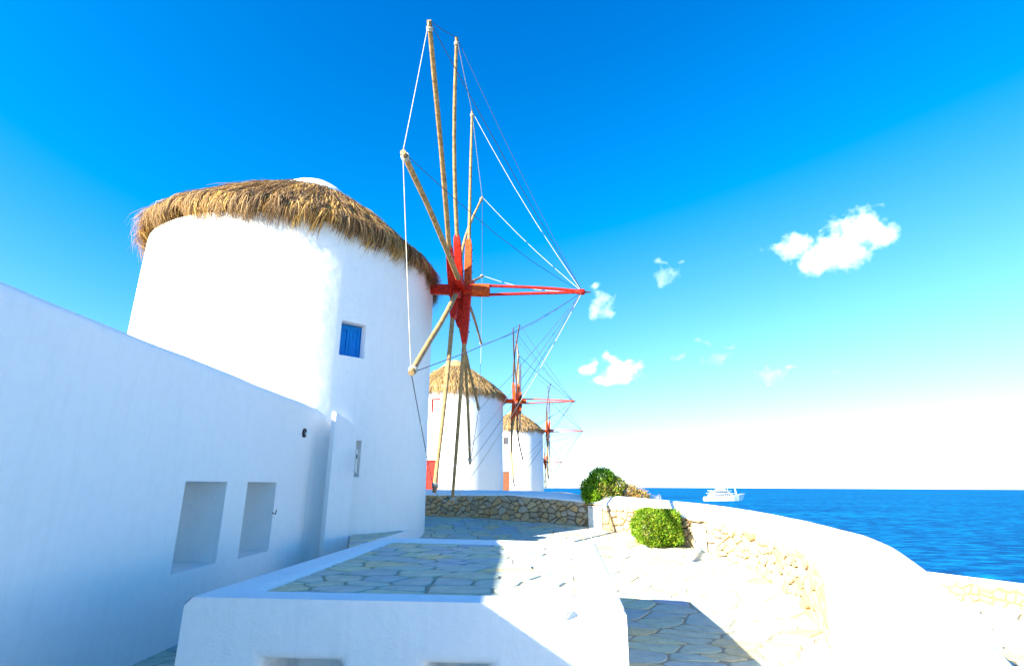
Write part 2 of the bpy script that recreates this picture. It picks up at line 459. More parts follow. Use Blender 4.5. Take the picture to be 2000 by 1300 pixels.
# ledge outside the right wall, ending at a low parapet
LZ = -.75
led = [(.8, -6), (16, -6), (13.2, 4), (11.6, 9.0), (9.9, 12.8), (8.2, 16.5), (5.8, 19.5), (3.0, 17.5), (1.5, 14.3)]
low_line = [(13.2, 3.2), (12.2, 6.6), (11.2, 9.6), (9.95, 12.4), (8.4, 15.4), (6.6, 18.2)]
mb = MB(); n_ = len(led); cx, cy = 6, 8
mb.v = [(x, y, LZ) for x, y in led]+[(x+(x-2)*.35, y+(y-2)*.2, -11) for x, y in led]
mb.f = [tuple(range(n_))]+[((i+1) % n_, i, i+n_, (i+1) % n_+n_) for i in range(n_)]
ledge = mb.build('ledge', M['earth'], kind='structure')
lp = jitter_pts(2.2, 12.5, 1.5, 17, .8, .55)
lp = [p for p in lp if p[0] > (wall_x(p[1]) or 1)+.75 and dist_poly(np.array(p), np.array(low_line)) > .3 and p[0] < np.interp(p[1], [q[1] for q in low_line], [q[0] for q in low_line])]
mb = MB()
for c in voronoi(lp, .7, .02):
    vs, fs, o = flag_geo(c, lambda x, y: LZ); mb.add([(a+o[0], b_+o[1], z+o[2]+.01) for a, b_, z in vs], fs)
mb.build('paving_stones', M['flag'], ledge, kind='stuff')
# sea
mb = MB(); rr = [0, 60, 120, 250, 500, 1000, 2500, 6000, 15000, 40000]
for r_ in rr[1:]:
    for j in range(64):
        th = 2*math.pi*j/64; mb.v.append((r_*math.cos(th), r_*math.sin(th), -10.4))
mb.f.append(tuple(range(64)))
for i in range(len(rr)-2):
    for j in range(64):
        a0, a1 = i*64+j, i*64+(j+1) % 64; mb.f.append((a0, a0+64, a1+64, a1))
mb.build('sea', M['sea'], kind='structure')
# far coast, a thin strip left of the shrub
mb = MB(); D = 5200; prof = []
for i, px in enumerate(np.linspace(1010, 1135, 26)):
    d = ray(px, 950); x, y = d.x/d.y*D, D
    h = 9+10*math.sin((px-1010)/125*math.pi)*(.6+.4*math.sin(px*.35))
    prof.append((x, y, h))
for x, y, h in prof: mb.v += [(x, y-60, -10.6), (x, y, -10.4+max(3, h)), (x, y+160, -10.6)]
for i in range(25):
    a = i*3; mb.f += [(a, a+3, a+4, a+1), (a+1, a+4, a+5, a+2)]
mb.build('coast', M['coast'], kind='structure')

# ------------------------------------------------------------------ boundary wall of field stones under white coping
bw = empty('boundary_wall', (2.2, 13.6, .6), label='curving wall of brown field stones under a wide white plaster coping above the sea', cat='wall')
def local(o, p): return (p[0]-o.location.x, p[1]-o.location.y, p[2]-o.location.z)
# mortar core
mb = MB(); ns = 0
for i, s in enumerate(S):
    if s > S_PL+.1: break
    p, n_ = INR[i], nout[i]; fz = floor_z(p[0], p[1])-.1
    for off, z in ((.035, fz), (.035, p[2]+.01)):
        mb.v.append(local(bw, (p[0]+n_[0]*off, p[1]+n_[1]*off, z)))
    ns += 1
mb.f = [(2*i, 2*i+2, 2*i+3, 2*i+1) for i in range(ns-1)]
mb.build('mortar', M['wallmortar'], bw)
# coping: profile across, swept along
mb = MB(); prof_n = 0
jn = rng.normal(0, 1, (len(S), 3)); 
for c_ in range(3): jn[:, c_] = np.convolve(np.pad(jn[:, c_], 4, 'edge'), kk, 'valid')
for i, s in enumerate(S):
    p, n_ = INR[i], nout[i]; W_ = max(.3, WID[i]); zi, zo = p[2]+jn[i, 0]*.03, CZ[i]+jn[i, 1]*.008
    pl = min(1, max(0, (s-S_PL+.15)/.3)); fz = floor_z(p[0], p[1])-.05
    zlow = zi*(1-pl)+fz*pl
    inn = -.012-.01*pl
    zs = max(.05, zo-zi)
    gz = .5 if (p[1] > 13.4) else LZ-.1
    prof = [(.08, zlow-.0), (inn, zlow+.0), (inn, zi+.015), (inn+.02, zi+.045), (W_*.3, zi+zs*.52), (W_*.62, zi+zs*.86), (W_*.85, zo-.006), (W_*.97, zo), (W_+.03, zo-.02), (W_+.06, zo-.07), (W_+.1, gz)]
    prof_n = len(prof)
    for off, z in prof: mb.v.append(local(bw, (p[0]+n_[0]*off, p[1]+n_[1]*off, z)))
for i in range(len(S)-1):
    for j in range(prof_n-1):
        a = i*prof_n+j; mb.f.append((a, a+prof_n, a+prof_n+1, a+1))
mb.build('coping', M['plaster'], bw, smooth=True, ang=50)
# stones on the face, laid out in (s, height)
HX = [(1155, 1176, .0, .53), (1365, 1395, 0, .5)]      # the two hatches
def s_of(x, y): return S[np.hypot(*(INR[:, :2]-np.array([x, y])).T).argmin()]
hatch_s = []
for x, y in ((2.02, 13.66), (3.73, 11.14)): hatch_s.append(s_of(x, y))
HW = [.19, .16]; HH = [.50, .50]
def frame_at(s):
    i = min(len(S)-2, max(0, s/.12)); a = int(i); f = i-a
    p = INR[a]*(1-f)+INR[a+1]*f; n_ = nout[a]*(1-f)+nout[a+1]*f; return p, n_/np.hypot(*n_)
sp = []
s = 2.0
while s < S_PL+.1:
    p, n_ = frame_at(s); h = p[2]-floor_z(p[0], p[1]); q = 0
    z = 0
    step = random.uniform(.13, .34)
    rows = max(3, int(h/.135))+random.choice((-1, 0, 0, 1, 1))
    for r_ in range(rows):
        zz = (r_+.5+random.uniform(-.35, .35))*h/rows
        sp.append((s+random.uniform(-.5, .5)*step, zz))
    s += step*.93
sp = [q for q in sp if not any(abs(q[0]-hs_) < hw+.03 and q[1] < hh+.03 for hs_, hw, hh in zip(hatch_s, HW, HH))]
vc = voronoi(sp, .3, .009, metric=(1, 1.25))
stones = []
for c in vc:
    c = [(a, b_) for a, b_ in c]
    cs = sum(a for a, _ in c)/len(c); p, n_ = frame_at(cs); h = p[2]-floor_z(p[0], p[1])
    c = [(a, min(max(b_, .005), h-.0)) for a, b_ in c]
    for hs_, hw, hh in zip(hatch_s, HW, HH):
        if abs(cs-hs_) < hw+.25 and sum(b_ for _, b_ in c)/len(c) < hh+.05:
            c = [((min(a, hs_-hw-.02) if cs < hs_-hw else (max(a, hs_+hw+.02) if cs > hs_+hw else a)), b_ if abs(cs-hs_) > hw else max(b_, hh+.02)) for a, b_ in c]
    if area(c) < .0015: continue
    stones.append(c)
stones.sort(key=lambda c: -area(c)/max(4, frame_at(c[0][0])[0][1])**1.2)
rest = MB()
for i, c in enumerate(stones):
    p_ = soften(c, random.uniform(.12, .25)); cs = sum(a for a, _ in p_)/len(p_); ch = sum(b_ for _, b_ in p_)/len(p_); n = len(p_)
    def place(s_, h_, off):
        p, n_ = frame_at(s_); return Vector((p[0]-n_[0]*off, p[1]-n_[1]*off, floor_z(p[0], p[1])+h_))
    bul = random.uniform(.008, .035); tx, tz = random.gauss(0, .05), random.gauss(0, .06); vs = []
    for k, off in ((1, -.06), (1, bul*.2), (.88, bul*.8), (.55, bul)):
        for a, b_ in p_:
            da, db = (a-cs)*k, (b_-ch)*k; vs.append(place(cs+da, ch+db, off+(da*tx+db*tz if off > 0 else 0)+(random.gauss(0, .0025) if off > 0 else 0)))
    fs = [tuple(range(3*n, 4*n))]+[(r0+j, r0+(j+1) % n, r0+(j+1) % n+n, r0+j+n) for r0 in (0, n, 2*n) for j in range(n)]
    c0 = place(cs, ch, 0)
    if i < 298: 
        o = put_piece('stone', [tuple(v-c0) for v in vs], fs, local(bw, c0), M['wallstone'], bw)
        o.data.shade_smooth(); o.data.set_sharp_from_angle(angle=R(55))
    else: rest.add([local(bw, v) for v in vs], fs)
if rest.v: rest.build('small_stones', M['wallstone'], bw, kind='stuff')
print('wall stones', len(stones), 'path', len(cells))
# two hatches set in the wall
for hi, (hs_, hw, hh) in enumerate(zip(hatch_s, HW, HH)):
    p, n_ = frame_at(hs_); a = math.atan2(-n_[1], -n_[0])+math.pi/2; fz = floor_z(p[0], p[1])
    c = Vector(local(bw, (p[0], p[1], fz)))
    mb = MB(); e = 1 
    tx = Vector((math.cos(a), math.sin(a), 0)); ou = Vector((-n_[0], -n_[1], 0))
    for sx in (-1, 1): mb.box(c+tx*sx*(hw-.015)+ou*.02+Vector((0, 0, hh/2)), (.03, .05, hh), a)
    mb.box(c+ou*.02+Vector((0, 0, hh-.015)), (2*hw-.062, .05, .03), a)
    fr = mb.build('hatch_frame', M['hatch'], bw, bevel=.004)
    d_ = MB().box(c+ou*.012+Vector((0, 0, hh/2-.02)), (2*hw-.07, .025, hh-.05), a).build('hatch_door', M['hatch'], bw, bevel=.004)
    hn = MB()
    for z in (.1, .38): hn.box(c+tx*(hw-.045)+ou*.032+Vector((0, 0, z)), (.03, .016, .05), a)
    hn.build('hinge', M['iron'], d_)

# low parapet of the ledge
lw = empty('parapet', (10, 12.4, LZ), label='low outer stone parapet with thin white top at the far right beside the sea', cat='wall')
Ls, LR = resample(low_line, .25); LR = smooth_line(LR, 3); lt = np.gradient(LR, axis=0); lt /= np.hypot(*lt.T)[:, None]; ln = np.c_[lt[:, 1], -lt[:, 0]]
LH = .42
mb = MB()
for p, n_ in zip(LR, ln):
    for off, z in ((.0, LZ-.05), (.0, LZ+LH)): mb.v.append(local(lw, (p[0]+n_[0]*off, p[1]+n_[1]*off, z)))
mb.f = [(2*i, 2*i+1, 2*i+3, 2*i+2) for i in range(len(LR)-1)]
mb.build('mortar', M['wallmortar'], lw)
mb = MB()
for p, n_ in zip(LR, ln):
    for off, z in ((-.03, LZ+LH-.01), (-.05, LZ+LH+.02), (-.02, LZ+LH+.07), (.15, LZ+LH+.10), (.32, LZ+LH+.07), (.36, LZ+LH), (.38, -4)): mb.v.append(local(lw, (p[0]+n_[0]*off, p[1]+n_[1]*off, z)))
for i in range(len(LR)-1):
    for j in range(6): a = i*7+j; mb.f.append((a, a+1, a+8, a+7))
mb.build('coping', M['plaster'], lw, smooth=True)
pp = jitter_pts(0, Ls[-1], .05, LH, .24, .11)
cnt = 0; rest = MB()
for c in voronoi(pp, .35, .012, metric=(1, 1.3)):
    c = soften([(a, min(max(b_, .0), LH-.012)) for a, b_ in c], .18); n = len(c)
    if area(c) < .004: continue
    cs = sum(a for a, _ in c)/n; ch = sum(b_ for _, b_ in c)/n; bul = random.uniform(.015, .045); vs = []
    for k, off in ((1, -.03), (.97, bul*.4), (.7, bul)):
        for a, b_ in c:
            s_ = min(max(cs+(a-cs)*k, 0), Ls[-1]); x = np.interp(s_, Ls, LR[:, 0]); y = np.interp(s_, Ls, LR[:, 1]); nx = np.interp(s_, Ls, ln[:, 0]); ny = np.interp(s_, Ls, ln[:, 1])
            vs.append(Vector(local(lw, (x-nx*off, y-ny*off, LZ+ch+(b_-ch)*k))))
    fs = [tuple(range(2*n, 3*n))[::-1]]+[(r0+j, r0+j+n, r0+(j+1) % n+n, r0+(j+1) % n) for r0 in (0, n) for j in range(n)]
    c0 = sum(vs, Vector())/len(vs); put_piece('stone', [tuple(v-c0) for v in vs], fs, c0, M['wallstone'], lw)

# ------------------------------------------------------------------ left wall with two niches
def rounded_wall(name, x, y0, y1, ztop, thick, niches, mat, wob=.004):
    """face looks to +x at x; rounded crest; niches (y0,y1,z0,z1,depth) are real recesses"""
    mb = MB(); ybr = sorted(set([round(v, 4) for v in np.arange(y0, y1, .35)]+[y1]+[v for nc in niches for v in nc[:2]]))
    ybr = [v for i, v in enumerate(ybr) if i == 0 or v-ybr[i-1] > .02 or any(abs(v-q) < 1e-6 for nc in niches for q in nc[:2])]
    zbr = sorted(set([-.1, .35, 1.1, 2.1, ztop-.12]+[v for nc in niches for v in nc[2:4]]))
    def fx(y, z): return x+(.012*math.sin(y*1.7+z)+.008*math.sin(y*4.1+z*2.3))*(0 if any(nc[0]-.01 <= y <= nc[1]+.01 for nc in niches) else 1)
    idx = {}
    def V(k, p):
        if k not in idx: idx[k] = len(mb.v); mb.v.append(p)
        return idx[k]
    for i in range(len(ybr)-1):
        for j in range(len(zbr)-1):
            ya, yb, za, zb = ybr[i], ybr[i+1], zbr[j], zbr[j+1]
            if any(nc[0]-1e-4 <= ya and yb <= nc[1]+1e-4 and nc[2]-1e-4 <= za and zb <= nc[3]+1e-4 for nc in niches): continue
            mb.f.append(tuple(V((a, b_), (fx(a, b_), a, b_)) for a, b_ in ((ya, za), (yb, za), (yb, zb), (ya, zb))))
    # crest
    na = 7; arc = []
    rad = .09
    crest = [(x-rad+rad*math.cos(t_), ztop-rad+rad*math.sin(t_)) for t_ in np.linspace(.35, math.pi/2, na)]+[(x-thick+.1, ztop), (x-thick+.02, ztop-.04), (x-thick, ztop-.14), (x-thick, -.1)]
    k0 = len(mb.v); rows = []
    for y in ybr:
        row = [V((y, zbr[-1]), (fx(y, zbr[-1]), y, zbr[-1]))]; wz = .005*math.sin(y*2.3)+.003*math.sin(y*5.7+1)
        for cx_, cz_ in crest: mb.v.append((cx_, y, cz_+(wz if cz_ > 1 else 0))); row.append(len(mb.v)-1)
        rows.append(row)
    for a, b_ in zip(rows[:-1], rows[1:]):
        for j in range(len(a)-1): mb.f.append((a[j], b_[j], b_[j+1], a[j+1]))
    # ends
    for y, rev in ((ybr[0], False), (ybr[-1], True)):
        col = [V((y, z), None) for z in zbr[:-1]]+rows[0 if not rev else -1]
        mb.f.append(tuple(col[::-1] if not rev else col))
    for (a, b_, c, d, dep) in niches:
        sl_ = .02
        q = [(x, a, c), (x, b_, c), (x, b_, d), (x, a, d), (x-dep, a+sl_, c+sl_), (x-dep, b_-sl_, c+sl_), (x-dep, b_-sl_, d-sl_), (x-dep, a+sl_, d-sl_)]
        mb.add(q, [(0, 4, 5, 1), (1, 5, 6, 2), (2, 6, 7, 3), (3, 7, 4, 0), (4, 7, 6, 5)])
    return mb
lwall = empty('plaster_wall', (-3.47, 3, 0), label='tall whitewashed wall at left with two deep square niches, in blue shade', cat='wall')
mb = rounded_wall('wall', -3.47, -7, 9.71, 2.94, .95, [(5.93, 6.80, .72, 1.64, .66), (7.33, 8.23, .70, 1.645, .66)], M['plaster'])
mb.v = [local(lwall, v) for v in mb.v]
wb = mb.build('wall_body', M['plaster'], lwall, smooth=True, ang=40, bevel=0)
# end return and buttress against the mill
def strip(pts, thick, mat, name, parent, arc=.09):
    """pts: (x,y,ztop) along the visible face, body lies behind it"""
    mb = MB(); rows = []
    P = [Vector(p) for p in pts]
    for i, p in enumerate(P):
        d = (P[min(i+1, len(P)-1)]-P[max(i-1, 0)]); d.z = 0; d.normalize(); nb = Vector((-d.y, d.x, 0))   # to the left of travel = behind
        sec = [(0, -.1), (0, p.z-arc)]+[(arc-arc*math.cos(t_), p.z-arc+arc*math.sin(t_)) for t_ in np.linspace(.3, math.pi/2, 5)]+[(thick, p.z), (thick, -.1)]
        rows.append([len(mb.v)+j for j in range(len(sec))])
        for o_, z in sec: q = p+nb*o_; mb.v.append(local(parent, (q.x, q.y, z)))
    for a, b_ in zip(rows[:-1], rows[1:]):
        for j in range(len(a)-1): mb.f.append((a[j], b_[j], b_[j+1], a[j+1]))
    mb.f.append(tuple(rows[0][::-1])); mb.f.append(tuple(rows[-1]))
    return mb.build(name, mat, parent, smooth=True, ang=45)
strip([(-3.475, 9.56, 2.915), (-3.452, 9.68, 2.91), (-3.40, 9.76, 2.86), (-3.30, 9.80, 2.72), (-3.12, 9.84, 2.52)], .5, M['plaster'], 'wall_return', lwall)
bq = []
for px, py in ((657, 803), (664, 807), (675, 814), (686, 822), (694, 830), (698, 840)):
    f_ = (px-657)/41; y = 9.58+.46*f_; q = atY(px, py, y); bq.append((q.x, q.y, q.z))
strip(bq, .10, M['plaster'], 'buttress', lwall, .05)
# pipe stub near the wall end; dark disc stands for the hole's shaded inside
c = Vector(local(lwall, (-3.47, 9.1, 2.45)))
MB().tube([c+Vector((-.02, 0, 0)), c+Vector((.012, 0, 0))], .075, 16).build('hole_shade_disc', M['iron'], lwall)
MB().tube([c+Vector((-.02, .01, -.01)), c+Vector((.03, .015, -.01))], .028, 10).build('pipe_stub', M['hatch'], lwall)
c = Vector(local(lwall, (-3.02, 9.74, 1.98)))
# hooks / small switch box on the buttress edge
q = atY(695, 900, 9.97); q2 = Vector(local(lwall, (q.x+.01, q.y-.03, q.z)))
MB().box(q2, (.03, .05, .42), R(48)).build('switch_box', M['hatch'], lwall, bevel=.006)
MB().box(q2+Vector((.012, -.022, .08)), (.012, .03, .07), R(48)).build('switch', M['iron'], lwall)
MB().tube([Vector(local(lwall, (-3.47, 8.21, 1.22))), Vector(local(lwall, (-3.42, 8.2, 1.2))), Vector(local(lwall, (-3.41, 8.2, 1.26)))], .008, 6).build('hook', M['iron'], lwall)

# small landing between the wall and the mill
ld = MB().prism([(-2.86, 10.2), (-2.42, 8.55), (-2.25, 9.0), (-2.22, 9.5), (-2.04, 11.95), (-3.4, 12.2), (-3.4, 10.5)], -.05, .74)
land2 = empty('stone_landing', (-2.6, 10, 0), label='narrow flagstone landing with a white side, squeezed between buttress and nearest mill', cat='landing')
ld.v = [local(land2, v) for v in ld.v]; ld.build('base', M['plaster'], land2, bevel=.02)
cl = [((math.cos(a), math.sin(a)), d) for a, d in ()]
lpv = voronoi([p for p in jitter_pts(-3.2, -2.0, 8.4, 12, .33, .22) if math.dist(p, (-5.28, 12.55)) > 3.15 and p[0] < -2.26+.08*(p[1]-9.5) and p[0] > -2.84+.266*(10.2-p[1])], .35, .01,
              clip=[((.997, -.073), .997*(-2.22)-.073*9.5-.03), ((-.966, -.258), .966*2.86-.258*10.2-.01)])
for c in lpv:
    vs, fs, o = flag_geo(c, lambda x, y: .745); put_piece('flagstone', vs, fs, local(land2, o), M['flag'], land2)

# ------------------------------------------------------------------ raised flagstone terrace in the foreground
ter = empty('raised_terrace', (-.5, 5.3, 0), label='low whitewashed block in the foreground topped with blue grey flagstones inside a white kerb', cat='terrace')
TH = .95
OC = [(-1.97, 3.56), (.66, 3.37), (1.05, 7.05), (-1.72, 7.59)]
ICC = [(-1.66, 3.80), (.40, 3.65), (.77, 6.78), (-1.50, 7.26)]
mb = MB()
nb_ = [(507, 665, 1289), (830, 960, 1295)]
# front face with two niches: points along the front line
A, Bp = Vector((*OC[0], 0)), Vector((*OC[1], 0)); fd = (Bp-A); L = fd.length; fd.normalize(); fn = Vector((fd.y, -fd.x, 0))
nich = [(.51, 1.0, .08, .625, .5), (1.48, 1.87, .08, .63, .5)]
def FP(s_, z, dep=0): q = A+fd*s_-fn*dep; return (q.x, q.y, z)
sb = sorted([0, L]+[v for n_ in nich for v in n_[:2]]); zb = [-.05, .08, .625, TH-.0]
zb2 = [-.05, .08, .627, TH]
for i in range(len(sb)-1):
    for j in range(3):
        a, b_, c, d = sb[i], sb[i+1], zb2[j], zb2[j+1]
        if i in (1, 3) and j == 1:
            k = len(mb.v); e = .015
            mb.add([FP(a, c), FP(b_, c), FP(b_, d), FP(a, d), FP(a+e, c+e, .55), FP(b_-e, c+e, .55), FP(b_-e, d-e, .55), FP(a+e, d-e, .55)],
                   [(0, 1, 5, 4), (1, 2, 6, 5), (2, 3, 7, 6), (3, 0, 4, 7), (4, 5, 6, 7)]); continue
        mb.add([FP(a, c), FP(b_, c), FP(b_, d), FP(a, d)], [(0, 1, 2, 3)])
for i in (1, 2, 3):
    p, q = OC[i], OC[(i+1) % 4]; mb.add([(p[0], p[1], -.05), (q[0], q[1], -.05), (q[0], q[1], TH), (p[0], p[1], TH)], [(0, 1, 2, 3)])
for i in range(4):
    p, q, r_, s_ = OC[i], OC[(i+1) % 4], ICC[(i+1) % 4], ICC[i]
    mb.add([(*p, TH), (*q, TH), (*r_, TH), (*s_, TH)], [(0, 1, 2, 3)])
    mb.add([(*s_, TH), (*r_, TH), (*r_, TH-.06), (*s_, TH-.06)], [(0, 1, 2, 3)])
mb.v = [local(ter, v) for v in mb.v]
tb = mb.build('plaster_body', M['plaster'], ter)
import bmesh
bm = bmesh.new(); bm.from_mesh(tb.data); bmesh.ops.remove_doubles(bm, verts=bm.verts, dist=.001); bmesh.ops.recalc_face_normals(bm, faces=bm.faces)
bm.to_mesh(tb.data); bm.free()
bv = tb.modifiers.new('bevel', 'BEVEL'); bv.width = .05; bv.segments = 5; bv.limit_method = 'ANGLE'; bv.angle_limit = R(50); tb.data.shade_smooth(); tb.data.set_sharp_from_angle(angle=R(40))
bv.harden_normals = False
mb = MB(); mb.add([local(ter, (*p, TH-.045)) for p in ICC], [(0, 1, 2, 3)]); mb.build('mortar_bed', M['mortar'], ter)
clip = []
for i in range(4):
    p, q = ICC[i], ICC[(i+1) % 4]; d = Vector((q[0]-p[0], q[1]-p[1])).normalized(); n_ = (d.y, -d.x); clip.append((n_, n_[0]*p[0]+n_[1]*p[1]-.004))
cells = voronoi(jitter_pts(-2, 1.1, 3.5, 7.5, .37, .26, .48), .6, .013, metric=(1, 1.35), clip=clip)
for c in cells:
    if area(c) < .004: continue
    vs, fs, o = flag_geo(c, lambda x, y: TH-.045, .010); put_piece('flagstone', vs, fs, local(ter, o), M['flag'], ter)
# small spout near the right end of the front face
q = A+fd*(2.29)+fn*.0
sp_ = MB()
pr = [(q+fd*(.045*math.sin(t_))+fn*(.05*math.cos(t_))) for t_ in np.linspace(-math.pi/2, math.pi/2, 9)]
top_ = [local(ter, (p.x, p.y, .925)) for p in pr]; bot = [local(ter, tuple((q+(p-q)*.25)[:2])+(.875,)) for p in pr]
sp_.v = top_+bot; sp_.f = [tuple(range(9))[::-1]]+[(i, i+1, i+10, i+9) for i in range(8)]+[tuple(range(9, 18))]
sp_.build('spout', M['plaster'], ter, smooth=True, ang=40)

# ------------------------------------------------------------------ windmills
def straw_roof(name, parent, R0, z0, z1, rtop, n, wdt, seed, gold=0, lenk=1):
    """strands laid down the cone plus a ragged fringe; one stuff mesh"""
    g_ = np.random.default_rng(seed)
    nf = int(n*.42); th = g_.uniform(0, 2*np.pi, n); u = np.sqrt(g_.uniform((rtop/R0)**2, 1, n)); u[:nf] = g_.uniform(.9, 1.0, nf)
    clump = np.round(th*26+g_.normal(0, .25, n)); cr_ = (np.sin(clump*12.9898+seed)*43758.5453) % 1; cr2 = (np.sin(clump*78.233+seed)*12543.123) % 1
    band = np.round(u*11+g_.normal(0, .2, n)); br_ = (np.sin((clump*3.1+band*57.7))*9713.13) % 1
    L_ = (g_.uniform(.35, .75, n)*(.8+.4*br_))*lenk; L_[:nf] = g_.uniform(.35, .7, nf)*(.5+1.05*cr_[:nf])*lenk
    slope = math.atan2(z1-z0, R0-rtop)
    r_ = u*R0; conv = .09*np.sin(np.pi*(r_-rtop)/(R0-rtop))
    z = z0+(R0-r_)/(R0-rtop)*(z1-z0)+conv+g_.uniform(-.05, .04, n)+.05*br_
    # direction: down slope, then droop
    ang = -slope+g_.normal(-.02, .065, n)+.2*(br_-.5); lat = g_.normal(0, .10, n)+.5*(cr2-.5)*.7
    droop = g_.uniform(.05, .25, n); droop[:nf] = g_.uniform(.42, .85, nf)*(.7+.5*cr_[:nf])
    droop = droop+.3*np.clip((u-.7)/.3, 0, 1)*(np.arange(n) >= nf)
    ang[:nf] -= .22*g_.uniform(0, 1.6, nf)
    seg = 4; Pq = np.zeros((n, seg, 3)); cur = np.stack([r_*np.cos(th), r_*np.sin(th), z], 1); a = ang.copy(); Pq[:, 0] = cur
    er = np.stack([np.cos(th), np.sin(th), 0*th], 1); et = np.stack([-np.sin(th), np.cos(th), 0*th], 1)
    for k in range(1, seg):
        d = er*np.cos(a)[:, None]+np.array([0, 0, 1])*np.sin(a)[:, None]+et*lat[:, None]
        cur = cur+d*(L_/(seg-1))[:, None]; Pq[:, k] = cur; a = a-droop
    wv = et*np.cos(g_.uniform(-1, 1, n))[:, None]+np.array([0, 0, 1])*np.sin(g_.uniform(-.9, .9, n))[:, None]
    wk = np.array([1, 1, .8, .25])*wdt/2
    ww = g_.uniform(.6, 1.4, n)
    V0 = Pq-wv[:, None, :]*wk[None, :, None]*ww[:, None, None]; V1 = Pq+wv[:, None, :]*wk[None, :, None]*ww[:, None, None]
    vs = np.stack([V0, V1], 2).reshape(-1, 3)   # n, seg, 2
    base = (np.arange(n)*seg*2)[:, None, None]; k = np.arange(seg-1)[None, :, None]*2
    fs = (base+k+np.array([0, 1, 3, 2])[None, None, :]).reshape(-1, 4)
    me = bpy.data.meshes.new(name); me.vertices.add(len(vs)); me.vertices.foreach_set('co', vs.ravel())
    me.loops.add(fs.size); me.loops.foreach_set('vertex_index', fs.ravel().astype(np.int32))
    me.polygons.add(len(fs)); me.polygons.foreach_set('loop_start', np.arange(0, fs.size, 4, dtype=np.int32)); me.update()
    # colour of the straw: golden, brown, grey bleached, per strand and per bundle
    pal = np.array([(.62, .33, .075), (.36, .185, .05), (.72, .44, .12), (.20, .105, .04), (.38, .25, .12), (.09, .05, .026)])
    pick = np.clip((br_*.5+cr_*.3+g_.uniform(0, .45, n))/1.1*len(pal), 0, len(pal)-1).astype(int)
    colr = pal[pick]*g_.uniform(.7, 1.3, n)[:, None]
    if gold: colr = colr*(1-gold)+np.array((.56, .38, .16))*g_.uniform(.6, 1.2, n)[:, None]*gold
    ca = me.color_attributes.new('tint', 'FLOAT_COLOR', 'POINT'); cc = np.ones((n, seg*2, 4)); cc[:, :, :3] = colr[:, None, :]
    ca.data.foreach_set('color', cc.ravel())
    return link(name, me, M['straw'], parent, kind='stuff')

def mill_wall(openings, r0, r1, H_, zb=-.4):
    """tapered plaster drum; openings (th0, th1, z0, z1, depth) recessed"""
    mb = MB(); n = 72
    ths = sorted(set([round(2*math.pi*i/n, 5) for i in range(n)]+[round(v % (2*math.pi), 5) for o in openings for v in o[:2]]))
    zs = sorted(set([zb, .5, 1.2, 2, 3, 4, 5, 6, H_]+[o[k] for o in openings for k in (2, 3)]))
    def rad(th, z): return (r0+(r1-r0)*z/6.5)+.006*math.sin(3*th+z*1.3)+.003*math.sin(7*th-z*2.1)
    idx = {}
    def V(i, j):
        if (i, j) not in idx:
            r_ = rad(ths[i], zs[j]); idx[(i, j)] = len(mb.v); mb.v.append((r_*math.cos(ths[i]), r_*math.sin(ths[i]), zs[j]))
        return idx[(i, j)]
    m_ = len(ths)
    for i in range(m_):
        i2 = (i+1) % m_; thm = (ths[i]+(ths[i2] if i2 else 2*math.pi))/2
        for j in range(len(zs)-1):
            zm = (zs[j]+zs[j+1])/2
            if any((thm-o[0]) % (2*math.pi) < (o[1]-o[0]) and o[2] < zm < o[3] for o in openings): continue
            mb.f.append((V(i, j), V(i2, j), V(i2, j+1), V(i, j+1)))
    for a, b_, c, d, dep in openings:
        tm = (a+b_)/2
        def Q(th, z, back): r_ = rad(th, z)-back; return (r_*math.cos(th), r_*math.sin(th), z)
        arc = [a+(b_-a)*k/4 for k in range(5)]
        for k in range(4):
            t0_, t1_ = arc[k], arc[k+1]
            mb.add([Q(t0_, d, 0), Q(t1_, d, 0), Q(t1_, d, dep), Q(t0_, d, dep)], [(0, 1, 2, 3)])
            mb.add([Q(t0_, c, 0), Q(t1_, c, 0), Q(t1_, c, dep), Q(t0_, c, dep)], [(3, 2, 1, 0)])
            mb.add([Q(t0_, c, dep), Q(t1_, c, dep), Q(t1_, d, dep), Q(t0_, d, dep)], [(0, 1, 2, 3)])
        mb.add([Q(a, c, 0), Q(a, c, dep), Q(a, d, dep), Q(a, d, 0)], [(0, 1, 2, 3)])
        mb.add([Q(b_, c, 0), Q(b_, c, dep), Q(b_, d, dep), Q(b_, d, 0)], [(3, 2, 1, 0)])
    return mb, rad

